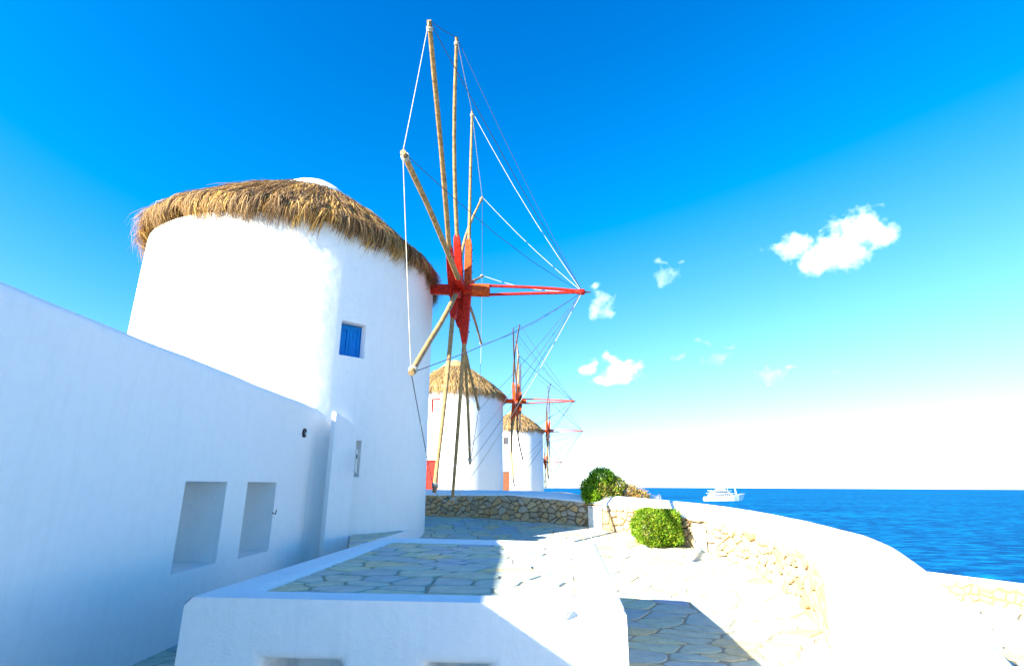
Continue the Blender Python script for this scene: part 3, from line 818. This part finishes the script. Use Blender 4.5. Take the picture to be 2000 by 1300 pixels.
def put_window(parent, th, z0, z1, wd, r_, kind, leaves=2, mat=None, depth=.2):
    """closed shutters or glazed window set back in the reveal; child of the mill"""
    mat = mat or M['blue']
    ux = Vector((-math.sin(th), math.cos(th), 0)); un = Vector((math.cos(th), math.sin(th), 0)); c = un*(r_-depth+.02)
    fr = MB(); fw = .035 if mat is M['blue'] else .075
    zc = (z0+z1)/2; h = z1-z0; az = th+math.pi/2
    for s_ in (-1, 1): fr.box(c+ux*s_*(wd/2-fw/2)+Vector((0, 0, zc)), (fw, .05, h), az)
    for zz in (z0+fw/2, z1-fw/2): fr.box(c+Vector((0, 0, zz)), (wd-2*fw-.004, .05, fw), az)
    f_ = fr.build('door_frame' if kind == 'door' else 'window_frame', mat, parent)
    w1 = (wd-2*fw-.01)/leaves
    for k in range(leaves):
        cc = c+ux*((k+.5)*w1-w1*leaves/2)
        if kind == 'window':
            MB().box(cc+Vector((0, 0, zc))-un*.01, (w1-.012, .012, h-2*fw-.01), az).build('pane', M['hatch'] if leaves == 2 else M['glass'], f_)
            b2 = MB()
            b2.box(cc+Vector((0, 0, zc))+un*.006, (w1-.014, .02, .025), az); b2.build('glazing_bar', mat, f_)
            continue
        st = MB(); pw = w1-.008; ph = h-2*fw-.008; sw = .05
        st.box(cc+Vector((0, 0, zc))-un*.004, (pw, .012, ph), az)
        for s_ in (-1, 1): st.box(cc+ux*s_*(pw/2-sw/2)+Vector((0, 0, zc))+un*.012, (sw, .022, ph), az)
        for zz in ([z0+fw+sw/2+.004, z1-fw-sw/2-.004]+([zc] if kind == 'door' else [])): st.box(cc+Vector((0, 0, zz))+un*.012, (pw-2*sw-.002, .022, sw), az)
        for s_ in (-1, 1): pass
        st.build('door_leaf' if kind == 'door' else 'shutter', mat, f_)
    return f_

def make_wheel(par, hub, n, u, v, poles, tipL, sock_mat, pole_mats, rope_mat, sc_=1.0, shaft_back=.95, shaft_fwd=.68, detail=True, seed=1, rope_r=.011, stay_mat=None):
    """hub (local), axis n, wheel-plane axes u, v; poles: (angle, length, axial offset at the tip, radius, bend)"""
    g_ = random.Random(seed)
    sh = MB(); sr_ = .145*sc_
    sh.tube([hub-n*shaft_back, hub-n*.2, hub+n*shaft_fwd*.55, hub+n*shaft_fwd], [sr_*.85, sr_, sr_*1.12, sr_*1.05], 8, True)
    sh.build('windshaft', sock_mat, par, bevel=.008)
    tip = hub+n*tipL
    bs = MB()
    for s_ in (-1, 1):
        pts = []
        for k in range(7):
            f_ = k/6; p = hub+n*(shaft_fwd-.28+(tipL-.12-shaft_fwd+.28)*f_)+v*s_*(.115*(1-f_)+.02)*sc_+u*.02*math.sin(f_*5+s_)+v*.02*math.sin(f_*3)
            pts.append(p)
        MB().tube(pts, [.036*sc_]*6+[.03*sc_], 8).build('bowsprit', M['red'] if detail else sock_mat, par, smooth=True, ang=50)
    MB().tube([tip-n*.22, tip-n*.12, tip-n*.02, tip+n*.0], [.05*sc_, .075*sc_, .075*sc_, .055*sc_], 10).build('bowsprit_collar', sock_mat, par, smooth=True, ang=50)
    MB().tube([tip-n*.01, tip+n*.08, tip+n*.17], [.03*sc_, .022*sc_, .008*sc_], 6).build('bowsprit_spike', M['darkwood'], par)
    tips = []
    nP = len(poles); half = nP//2
    for k, (a, L_, ax, rr_, bend, sl_) in enumerate(poles):
        d = u*math.cos(a)+v*math.sin(a); e = u*-math.sin(a)+v*math.cos(a)
        bo = [-.24, -.03, .15, -.17, -.08, .02][k % half % 6]*sc_
        tipp = hub+d*L_+n*ax; tips.append(tipp)
        b0 = hub+n*bo+d*.05
        pts = []; rad = []
        for i in range(9):
            f_ = i/8; p = b0.lerp(tipp, f_)+n*bend[0]*math.sin(math.pi*f_)+e*(bend[1]*math.sin(math.pi*f_)+.012*math.sin(f_*9+k))*(1 if 0 < f_ < 1 else 0)
            pts.append(p); rad.append(rr_*(1.05-.35*f_)*(1+.04*math.sin(k+i*2.1)))
        po = MB().tube(pts, rad, 7).build('sail_pole', pole_mats[k % len(pole_mats)], par, smooth=True, ang=70)
        if detail:
            td = (pts[-1]-pts[-2]).normalized(); kn = MB()
            for q_ in (0, 1, 2): 
                ct = tipp-td*(.10+.022*q_); ring = [ct+(n*math.cos(t_)+e*math.sin(t_))*(rad[-1]+.009) for t_ in np.linspace(0, 2*math.pi, 11)]
                kn.tube(ring, .012, 5)
            kn.build('rope_knot', M['rope'], po)
        # painted socket: two thick boards clasping the pole, ends cut to a slant
        SL = sl_*sc_; pd = (pts[2]-pts[0]).normalized(); dn = n
        sk = MB(); hw, ht = .084*sc_, .10*sc_
        base = b0-d*.18*sc_
        prof = [(0, hw, ht), (.55, hw*.98, ht*.98), (.86, hw*.9, ht*.92), (.94, hw*.78, ht*.6), (1.0, hw*.5, ht*.25)]
        k0 = len(sk.v)
        for f_, hx, hy in prof:
            c = base+pd*(SL*f_)
            for sx, sy in ((-1, -1), (1, -1), (1, 1), (-1, 1)):
                yy = hy*sy if sy > 0 else -ht*(1 if f_ < .95 else .9)*.85
                sk.v.append(tuple(c+dn*hx*sx*1.05+e*yy))
        for i in range(len(prof)-1):
            for j in range(4): a0, a1 = 4*i+j, 4*i+(j+1) % 4; sk.f.append((a0, a1, a1+4, a0+4))
        sk.f += [(3, 2, 1, 0), tuple(4*(len(prof)-1)+j for j in range(4))]
        so_ = sk.build('pole_socket', (M['orange'] if (k in (2,)) and detail else sock_mat), po, bevel=.006)
        if detail:
            for f_ in (.4, .6, .8):
                c = base+pd*(SL*f_); MB().tube([c+dn*hw*1.0, c+dn*(hw+.035)], .011, 6).build('bolt', M['iron'], po)
    # rim rope
    for k in range(nP):
        a, b_ = tips[k], tips[(k+1) % nP]; sag = .05
        pts = [a.lerp(b_, f_)+Vector((0, 0, -.03*math.sin(math.pi*f_))) for f_ in (0, .25, .5, .75, 1)]
        MB().tube(pts, rope_r, 5, False).build('rim_rope', rope_mat if k % 3 else (stay_mat or rope_mat), par, smooth=True)
    for k in range(nP):
        a = tips[k]; q = tip-n*.06
        pts = [a.lerp(q, f_)+Vector((0, 0, -(.10+.05*(k % 3))*math.sin(math.pi*f_))) for f_ in (0, .2, .4, .6, .8, 1)]
        MB().tube(pts, rope_r*(.8 if k % 2 else 1), 5, False).build('stay_rope', rope_mat if k in (2, 3, 4, 6, 8) else (stay_mat or rope_mat), par, smooth=True)
    return tips

def windmill(loc, b, label, openings, win, wheel, straw_n, straw_w, r0=3.337, r1=3.262, seed=3, big=False, hubz=6.26):
    root = empty('windmill', (loc[0], loc[1], b), label=label, cat='windmill', group='row of thatched windmills along the wall')
    mb, rad = mill_wall(openings, r0, r1, 6.68 if big else 7.0)
    # rounded shoulder under the thatch
    mb.build('wall', M['smooth_plaster'] if big else M['plaster'], root, smooth=True, ang=40)
    th = MB(); zt0, zt1, Rr, rt = 6.90, 8.78, 3.32, .95
    prof = [(3.0, 6.60), (Rr-.02, zt0-.09)]+[(Rr+(rt-Rr)*f_, zt0+(zt1-zt0)*f_+.08*math.sin(math.pi*f_)-.03) for f_ in np.linspace(0, 1, 9)]+[(.02, zt1+.02)]
    rf = th.lathe(prof, 60).build('roof', M['thatchbase'], root, smooth=True)
    straw_roof('thatch', rf, Rr, zt0, zt1, rt-.08, straw_n, straw_w, seed, 0 if big else .6, .88 if big else 1)
    cp = MB(); pr = [(.02, zt1+.56), (.15, zt1+.54), (.4, zt1+.44), (.66, zt1+.28), (.88, zt1+.10), (1.0, zt1-.02), (1.02, zt1-.12), (.85, zt1-.2)]
    cp.lathe(pr[::-1], 40).build('roof_cap', M['plaster'] if big else M['straw_cap'], rf, smooth=True)
    if big:    # this roof has settled a little towards the sails
        rf.matrix_local = Matrix.Translation((0, 0, 7.2)) @ Matrix.Rotation(R(4.2), 4, Vector((-.39, .92, 0))) @ Matrix.Translation((0, 0, -7.2))
    for w_ in win: put_window(root, *w_)
    wheel(root)
    return root
M['straw_cap'] = simple('pale_straw_cap', (.42, .29, .13), .9, ns=14, amt=.4, bs=.6)

# --- nearest mill
MX, MY = -5.279, 12.55
hub = Vector((-1.243, 12.432, 6.263)); n_ax = Vector((.99856, -.04515, -.02891)).normalized()
u_ax = Vector((0, 0, 1)).cross(n_ax).normalized(); v_ax = n_ax.cross(u_ax)
fitp = [(5.939, -.039), (5.637, -.021), (5.152, -.023), (4.389, .108), (2.413, .243), (5.478, -.066), (4.84, .101), (4.73, .14), (5.053, .076), (5.455, .157), (6.296, .239), (5.77, -.072)]
PH = 2.6289
rads = [.060, .052, .045, .045, .04, .045, .05, .048, .052, .055, .058, .062]
bends = [(.03, .05), (-.10, .0), (0, .03), (-.12, .05), (.1, .05), (.02, .08), (0, -.05), (.02, .04), (0, .03), (.02, 0), (.0, .03), (.02, -.03)]
sockL = [1.45, 1.5, 1.5, 1.1, 1.0, 1.1, 1.35, 1.55, 1.5, 1.2, .85, .95]
poles1 = [(PH-k*math.pi/6, L_, a_, r_, b_, s_) for k, ((L_, a_), r_, b_, s_) in enumerate(zip(fitp, rads, bends, sockL))]
def wheel1(root):
    h = hub-root.location
    make_wheel(root, h, n_ax, u_ax, v_ax, poles1, 3.02, M['red'], [M['wood']], M['rope'], 1.0, stay_mat=M['wire'], seed=3, rope_r=.007)
    MB().tube([h+n_ax*.26, h+n_ax*.69], .165, 8).build('shaft_end', M['orange'], root, bevel=.01)
thw = math.atan2(-2.43, 2.16)
hw_ = .265/3.3
# low niche beside the buttress
q_ = math.atan2(10.26-MY, -2.90-MX); 
windmill((MX, MY), 0, 'nearest and largest windmill with shaggy brown thatch, blue shutters and long wooden sail poles',
         [(thw-hw_, thw+hw_, 4.0, 4.69, .34), (q_-.055, q_+.025, 1.76, 2.42, .2)], [(thw, 4.0, 4.67, .53, 3.3, 'shutter', 2, M['blue'], .25)],
         wheel1, 62000, .0115, big=True)

def far_wheel(hpx, tipx, D, tips_px, phase, seed, shaft, Rw=5.3, pm=None, rope_r=.013):
    hw = atY(*hpx, D); tw = atY(*tipx, D); n = Vector((1, -.03, 0)).normalized(); u = Vector((0, 0, 1)).cross(n).normalized(); v = n.cross(u)
    g_ = random.Random(seed); poles = []
    for k in range(12):
        poles.append((phase-k*math.pi/6, Rw*g_.uniform(.88, 1.04) if k not in (3, 8) else Rw*.62, g_.uniform(-.35, .35), g_.uniform(.05, .075), (g_.uniform(-.28, .28), g_.uniform(-.12, .12)), 1.25))
    def f(root): make_wheel(root, hw-root.location, n, u, v, poles, (tw-hw).length, M['orange'], pm or [M['darkwood'], M['wood'], M['darkwood']], M['wire'], 1.15, shaft, .55, False, seed, rope_r)
    return f
def th_at(mx, my, px, D, r_=3.3):
    x = (px-1000)/FPX*math.cos(PITCH)  # rough
    d = ray(px, 900); best = None
    for t_ in np.arange(5, 120, .02):
        p = (d.x*t_, d.y*t_)
        if math.dist(p, (mx, my)) < r_: return math.atan2(p[1]-my, p[0]-mx)
    return -math.pi/2
m2 = (-3.84, 35.69); t_w = th_at(*m2, 846, 35); t_d = th_at(*m2, 843, 35)
windmill(m2, .55, 'second windmill with pale golden thatch, red window and red door, beyond the stone wall',
         [(t_w-.09, t_w+.09, 5.35, 6.2, .15), (t_d-.14, t_d+.14, .5, 2.55, .2)],
         [(t_w, 5.35, 6.2, .58, 3.28, 'window', 2, M['doorred'], .12), (t_d, .5, 2.55, .9, 3.31, 'door', 1, M['doorred'], .16)],
         far_wheel((1012, 783), (1121, 783), 35.7, None, 1.75, 12, 1.0, 5.4), 13000, .03, seed=5)
m3 = (.41, 63.9); t_w = th_at(*m3, 988, 60); t_d = th_at(*m3, 987, 60)
windmill(m3, 1.1, 'third windmill, smaller in view, with straw thatch and brown door, right of the second mill',
         [(t_w-.1, t_w+.1, 5.0, 5.8, .15), (t_d-.15, t_d+.15, 0, 2.1, .2)],
         [(t_w, 5.0, 5.8, .62, 3.28, 'window', 1, M['brown'], .12), (t_d, 0, 2.1, .95, 3.3, 'door', 1, M['brown'], .16)],
         far_wheel((1072, 841), (1138, 842), 63.9, None, 1.5, 23, 1.0, 5.6, rope_r=.016), 7000, .05, seed=8)
m4 = (2.8, 105)
windmill(m4, -.2, 'farthest windmill, almost wholly hidden behind the third mill', [], [],
         far_wheel((1066, 902), (1098, 902), 105, None, 1.2, 31, .8, 5.2, rope_r=.02), 2000, .08, seed=9)

# ------------------------------------------------------------------ shrubs
def leaves(name, parent, centers, normals, size, cols, seed, kind=None, jit=.9):
    g_ = np.random.default_rng(seed); n = len(centers)
    d = normals+g_.normal(0, jit, (n, 3))+np.array([0, 0, .35]); d /= np.linalg.norm(d, axis=1)[:, None]
    s_ = np.cross(d, g_.normal(0, 1, (n, 3))); s_ /= np.linalg.norm(s_, axis=1)[:, None]; nn = np.cross(d, s_)
    L_ = size*g_.uniform(.7, 1.3, n)[:, None]; W_ = L_*.22
    base = centers; mid = base+d*L_*.5; tip = base+d*L_+nn*L_*.12
    vs = np.stack([base, mid-s_*W_, tip, mid+s_*W_], 1).reshape(-1, 3); fs = np.arange(n*4).reshape(-1, 4)
    me = bpy.data.meshes.new(name); me.vertices.add(len(vs)); me.vertices.foreach_set('co', vs.ravel())
    me.loops.add(fs.size); me.loops.foreach_set('vertex_index', fs.ravel().astype(np.int32))
    me.polygons.add(n); me.polygons.foreach_set('loop_start', np.arange(0, fs.size, 4, dtype=np.int32)); me.update()
    ca = me.color_attributes.new('tint', 'FLOAT_COLOR', 'POINT'); cc = np.ones((n, 4, 4)); cc[:, :, :3] = cols[:, None, :]; ca.data.foreach_set('color', cc.ravel())
    return link(name, me, M['leaf'], parent, kind=kind)
def clipped_shrub():
    c = Vector((2.98, 11.6, floor_z(3, 11.55))); root = empty('shrub', c, label='low clipped round-cornered green shrub on the path against the stone wall', cat='shrub')
    g_ = np.random.default_rng(4); n = 15000
    a = g_.normal(0, 1, (n, 3)); a /= np.abs(a).max(1)[:, None]**.55*np.linalg.norm(a, axis=1)[:, None]**.45
    lump = 1.03+.07*np.sin(a[:, 0]*5+a[:, 2]*4)+.06*np.sin(a[:, 1]*7+a[:, 2]*3+1)+.04*np.sin(a[:, 0]*13+a[:, 1]*9)
    rr_ = g_.uniform(.72, 1.0, n)**.6*lump
    P = a*rr_[:, None]*np.array([.45, .40, .34])+np.array([0, 0, .37])
    P = P[P[:, 2] > .02]; a = a[:len(P)]; nrm = (P-np.array([0, 0, .3])); nrm /= np.linalg.norm(nrm, axis=1)[:, None]
    pal = np.array([(.12, .25, .012), (.18, .34, .015), (.26, .40, .02), (.07, .15, .012), (.32, .34, .03)]); cols = pal[g_.integers(0, 5, len(P))]*g_.uniform(.8, 1.6, len(P))[:, None]
    leaves('foliage', root, P, nrm, .048, cols, 5)
    st = MB()
    for k in range(7):
        th = k*.9; st.tube([(0.03*math.cos(th), .03*math.sin(th), -.02), (.12*math.cos(th), .1*math.sin(th), .2), (.25*math.cos(th), .2*math.sin(th), .5)], [.016, .011, .005], 5)
    st.build('stem', M['darkwood'], root)
    return root
clipped_shrub()
def wild_shrub():
    root = empty('shrub', (2.50, 14.1, 1.02), label='wild shrub behind the wall corner, green at left and dry brown twigs at right', cat='shrub')
    g_ = np.random.default_rng(11); Ps, Ns, Cs = [], [], []
    blobs = [((-.48, -.1, .52), (.27, .3, .30), 0), ((-.20, 0, .78), (.33, .35, .28), 0), ((-.5, -.25, .34), (.22, .25, .2), 0), ((.1, .05, .62), (.3, .3, .26), 1), ((-.1, -.2, .45), (.35, .3, .25), 1), ((.45, .0, .45), (.28, .25, .2), 2), ((.75, 0, .35), (.22, .2, .13), 2)]
    for c, r_, kd in blobs:
        n = [2600, 1500, 750][kd]
        a = g_.normal(0, 1, (n, 3)); a /= np.linalg.norm(a, axis=1)[:, None]; P = a*(g_.uniform(.45, 1.03, n)**.7)[:, None]*np.array(r_)+np.array(c)
        pal = [[(.10, .22, .012), (.20, .36, .012), (.30, .44, .015), (.06, .13, .012)], [(.14, .25, .015), (.30, .32, .03), (.08, .12, .015), (.40, .28, .08)], [(.45, .28, .08), (.55, .40, .14), (.3, .18, .05), (.26, .28, .04)]][kd]
        c = [q*1.12 for q in c]; c[2] += .05; r_ = [q*1.22 for q in r_]; pal = np.array(pal); Cs.append(pal[g_.integers(0, 4, n)]*g_.uniform(.9, 1.7, n)[:, None]); Ps.append(P); Ns.append(a)
    leaves('foliage', root, np.concatenate(Ps), np.concatenate(Ns), .06, np.concatenate(Cs), 12)
    tw = MB(); g2 = random.Random(3)
    for k in range(150):
        b_ = Vector((g2.uniform(-.3, .3), g2.uniform(-.1, .15), .05)); e = Vector((g2.uniform(-.3, 1.0), g2.uniform(-.25, .3), g2.uniform(.35, .85)))
        e.z = min(e.z, .98-.5*max(0, e.x)); m_ = b_.lerp(e, .5)+Vector((g2.uniform(-.06, .06), 0, .06)); tw.tube([b_, m_, e], [.009, .006, .003], 4)
    tw.build('twig', simple('dry_twig', (.46, .27, .10), .9), root)
wild_shrub()
# pale dry stalks standing behind the coping
root = empty('dry_plant', (3.62, 14.3, .75), label='leafless pale dry stalks rising behind the coping right of the wild shrub', cat='plant')
tw = MB(); g2 = random.Random(5)
for k in range(16):
    b_ = Vector((g2.uniform(-.12, .12), g2.uniform(-.05, .05), -.1)); e = b_+Vector((g2.uniform(-.18, .22), 0, g2.uniform(.55, .78)))
    tw.tube([b_, b_.lerp(e, .5)+Vector((g2.uniform(-.03, .03), 0, 0)), e], [.006, .004, .002], 4)
    for q in range(3):
        f_ = g2.uniform(.5, .9); s_ = b_.lerp(e, f_); tw.tube([s_, s_+Vector((g2.uniform(-.1, .1), 0, g2.uniform(.06, .14)))], [.003, .0015], 4)
tw.build('stalk', simple('bleached_stalk', (.62, .55, .50), .9), root)

# ------------------------------------------------------------------ yacht
yl = atz(1378, 977.5, -10.4); yr = atz(1452, 977.5, -10.4); yc = (yl+yr)/2; YL = (yr-yl).length
yacht = empty('yacht', (yc.x, yc.y, -10.4), math.atan2((yr-yl).y, (yr-yl).x), label='white three-deck motor yacht at anchor on the sea below the horizon', cat='yacht')
k_ = YL/40.0; print('yacht', YL, yc)
def Yv(x, y, z): return (x*k_, y*k_, z*k_)
hl = MB(); secs = []
for x, wb_, wt, zb_, zt_ in ((-20, 3.4, 3.6, -.5, 2.6), (-19, 3.8, 4, -.5, 3.6), (-10, 4.1, 4.3, -.5, 4.0), (0, 4.1, 4.4, -.5, 4.4), (8, 3.2, 4.2, -.5, 5.0), (14, 1.7, 3.3, -.5, 5.7), (18.2, .3, 1.9, -.4, 6.3), (22.5, .03, .08, 6.2, 6.9)):
    secs.append([Yv(x, -wt, zt_), Yv(x, -wb_, zb_), Yv(x, wb_, zb_), Yv(x, wt, zt_)])
for s_ in secs: hl.v += s_
for i in range(len(secs)-1):
    for j in range(4): a = 4*i+j; b2 = 4*i+(j+1) % 4; hl.f.append((a, b2, b2+4, a+4))
hl.f += [(3, 2, 1, 0), tuple(4*(len(secs)-1)+j for j in range(4))]
hl.build('hull', M['boatwhite'], yacht)
def deck(x0, x1, w_, z0, z1, rake0, rake1, name='deck'):
    b_ = MB(); b_.v = [Yv(x0, -w_, z0), Yv(x1, -w_*.8, z0), Yv(x1, w_*.8, z0), Yv(x0, w_, z0), Yv(x0+rake0, -w_*.92, z1), Yv(x1-rake1, -w_*.7, z1), Yv(x1-rake1, w_*.7, z1), Yv(x0+rake0, w_*.92, z1)]
    b_.f = [(3, 2, 1, 0), (4, 5, 6, 7), (0, 1, 5, 4), (1, 2, 6, 5), (2, 3, 7, 6), (3, 0, 4, 7)]
    return b_.build(name, M['boatwhite'], yacht, bevel=.1)
for a in ((-15, 10, 3.9, 4.0, 6.8, 1, 4), (-13.5, 6, 3.5, 6.8, 9.2, 1.5, 3.5), (-8, 2, 2.8, 9.2, 11.2, 1.5, 2.5)): 
    d_ = deck(*a)
    for x in np.arange(a[0]+3, a[1]-5, 2.2):
        MB().box(Yv(x, -a[2]*.955+.02*x*.5*0-.02, (a[3]+a[4])/2+.1), (1.5*k_, .25*k_, .8*k_)).build('window', M['boatglass'], d_)
for z, x0, x1 in ((6.8, -16.5, 11), (9.2, -15, 6)): MB().box(Yv((x0+x1)/2, 0, z+.1), ((x1-x0)*k_, 7.6*k_, .25*k_)).build('deck_overhang', M['boatwhite'], yacht)
mt_ = MB(); mt_.tube([Yv(-4.5, 0, 11), Yv(-5.2, 0, 13.5), Yv(-5.8, 0, 15.5)], [1.0*k_, .6*k_, .35*k_], 6); mt_.box(Yv(-5.4, 0, 13.8), (2.4*k_, 4*k_, .25*k_)); mt_.build('radar_mast', M['boatwhite'], yacht)
MB().tube([Yv(-3.2, 0, 11), Yv(-3.2, 0, 13)], .8*k_, 10).build('radar_dome', M['boatwhite'], yacht, smooth=True, ang=50)
MB().tube([Yv(5, 1, 6), Yv(4.6, 1, 13.5)], [.16*k_, .1*k_], 6).build('antenna', M['boatwhite'], yacht)
MB().tube([Yv(0.5, 1, 9), Yv(.2, 1, 13.5)], [.16*k_, .1*k_], 6).build('antenna', M['boatwhite'], yacht)
MB().tube([Yv(13, 0, 5.6), Yv(12.2, 0, 12.6)], [.7*k_, .35*k_], 6).build('fore_mast', M['boatwhite'], yacht)
MB().box(Yv(-19.5, 0, 1.4), (2.2*k_, 6.6*k_, .4*k_)).build('swim_platform', M['boatwhite'], yacht)

# ------------------------------------------------------------------ clouds: real volumes far out over the sea
def cloud(label, cx, cy, lobes, dens=.02, dist=3200, seed=0, thr=.5, scale=1.0):
    """lobes: (dx, dy, rx, ry) in photo pixels about (cx, cy)"""
    c = atd(cx, cy, dist); d = ray(cx, cy); pxm = dist/(FPX/ (d.dot(Vector((0, math.cos(PITCH), math.sin(PITCH))))))
    rx = Vector((d.y, -d.x, 0)).normalized(); 
    az = math.atan2(rx.y, rx.x)
    xs = [l[0]-l[2]*1.35 for l in lobes]+[l[0]+l[2]*1.35 for l in lobes]; ys_ = [l[1]-l[3]*1.35 for l in lobes]+[l[1]+l[3]*1.35 for l in lobes]
    dep = max(l[3] for l in lobes)*1.6*pxm
    x0, x1, z0, z1 = min(xs)*pxm, max(xs)*pxm, -max(ys_)*pxm, -min(ys_)*pxm
    mb = MB().box(((x0+x1)/2, 0, (z0+z1)/2), (x1-x0, dep, z1-z0))
    mt = bpy.data.materials.new('cloud_vapour'); mt.use_nodes = True; t = mt.node_tree; t.nodes.clear()
    out = t.nodes.new('ShaderNodeOutputMaterial'); pv = t.nodes.new('ShaderNodeVolumePrincipled'); pv.inputs['Color'].default_value = (1, 1, 1, 1); pv.inputs['Anisotropy'].default_value = .0
    tc = t.nodes.new('ShaderNodeTexCoord')
    big = N(t, 'ShaderNodeTexNoise', Scale=scale*.022/pxm, Detail=2, Roughness=.6)
    t.links.new(tc.outputs['Object'], big.inputs['Vector'])
    # warp the coordinates a little so that lobes are not round
    sub = N(t, 'ShaderNodeVectorMath', operation='SUBTRACT'); sub.inputs[1].default_value = (.5, .5, .5); t.links.new(big.outputs['Color'], sub.inputs[0])
    scl = N(t, 'ShaderNodeVectorMath', operation='SCALE'); scl.inputs['Scale'].default_value = 55*pxm; t.links.new(sub.outputs[0], scl.inputs[0])
    wv = N(t, 'ShaderNodeVectorMath', operation='ADD'); t.links.new(tc.outputs['Object'], wv.inputs[0]); t.links.new(scl.outputs[0], wv.inputs[1])
    prev = None
    for dx, dy, ax, ay in lobes:
        s1 = N(t, 'ShaderNodeVectorMath', operation='SUBTRACT'); s1.inputs[1].default_value = (dx*pxm, 0, -dy*pxm); t.links.new(wv.outputs[0], s1.inputs[0])
        s2 = N(t, 'ShaderNodeVectorMath', operation='DIVIDE'); s2.inputs[1].default_value = (ax*pxm, dep*.42, ay*pxm); t.links.new(s1.outputs[0], s2.inputs[0])
        ln_ = N(t, 'ShaderNodeVectorMath', operation='LENGTH'); t.links.new(s2.outputs[0], ln_.inputs[0])
        if prev is None: prev = ln_.outputs['Value']
        else:
            mn = N(t, 'ShaderNodeMath', operation='MINIMUM'); t.links.new(prev, mn.inputs[0]); t.links.new(ln_.outputs['Value'], mn.inputs[1]); prev = mn.outputs[0]
    fine = N(t, 'ShaderNodeTexNoise', Scale=scale*.06/pxm, Detail=8, Roughness=.7); t.links.new(tc.outputs['Object'], fine.inputs['Vector'])
    # density = clamp((1-len) + (noise-.5)*k)
    a = N(t, 'ShaderNodeMath', operation='MULTIPLY_ADD'); a.inputs[1].default_value = 2.2; a.inputs[2].default_value = -1.1; t.links.new(fine.outputs[0], a.inputs[0])
    b_ = N(t, 'ShaderNodeMath', operation='SUBTRACT'); b_.inputs[0].default_value = .95-thr+.35; t.links.new(prev, b_.inputs[1])
    c_ = N(t, 'ShaderNodeMath', operation='ADD'); t.links.new(a.outputs[0], c_.inputs[0]); t.links.new(b_.outputs[0], c_.inputs[1])
    e_ = N(t, 'ShaderNodeMath', operation='MULTIPLY'); e_.use_clamp = True; e_.inputs[1].default_value = .5; t.links.new(c_.outputs[0], e_.inputs[0])
    f_ = N(t, 'ShaderNodeMath', operation='MULTIPLY'); f_.inputs[1].default_value = dens/pxm*1.0; t.links.new(e_.outputs[0], f_.inputs[0])
    t.links.new(f_.outputs[0], pv.inputs['Density']); t.links.new(pv.outputs[0], out.inputs['Volume'])
    o = mb.build('cloud', mt); o.location = c; o.rotation_euler = (0, 0, az); tag(o, label, 'cloud', 'small white clouds over the sea')
    mt.cycles.volume_step_rate = .35
    return o
cloud('largest white cloud, high at the right with a hooked left arm', 1620, 480, [(45, -20, 66, 46), (-64, -14, 46, 26), (-34, 26, 34, 40), (15, 26, 70, 34), (85, -10, 32, 38), (0, 2, 46, 26)], .16)
cloud('bright compact cloud left of centre above the low clouds, level with the second sail wheel', 1197, 714, [(25, 8, 48, 24), (-5, -10, 30, 20), (-50, 2, 30, 14), (5, 24, 60, 12)], .22)
cloud('small cloud just behind the tip of the nearest mill\'s bowsprit', 1174, 585, [(0, 0, 26, 26), (14, 20, 14, 20), (-10, -25, 12, 10), (-8, 20, 12, 20)], .12)
cloud('small ragged cloud between the bowsprit tip and the largest cloud', 1299, 530, [(0, 8, 30, 18), (-8, -18, 22, 10), (28, -20, 16, 8)], .10)
cloud('thin faint wisps above the gap between the bright compact cloud and the flat pinkish one', 1376, 688, [(0, -22, 26, 9), (-52, 2, 22, 7), (28, 12, 30, 12), (50, -6, 16, 6)], .07)
cloud('flat pale pinkish cloud low at the right, below the largest cloud', 1508, 728, [(-5, 4, 36, 16), (30, -8, 26, 8)], .10)
cloud('tiny faint sliver of cloud farthest right', 1632, 727, [(0, 0, 22, 5)], .06)
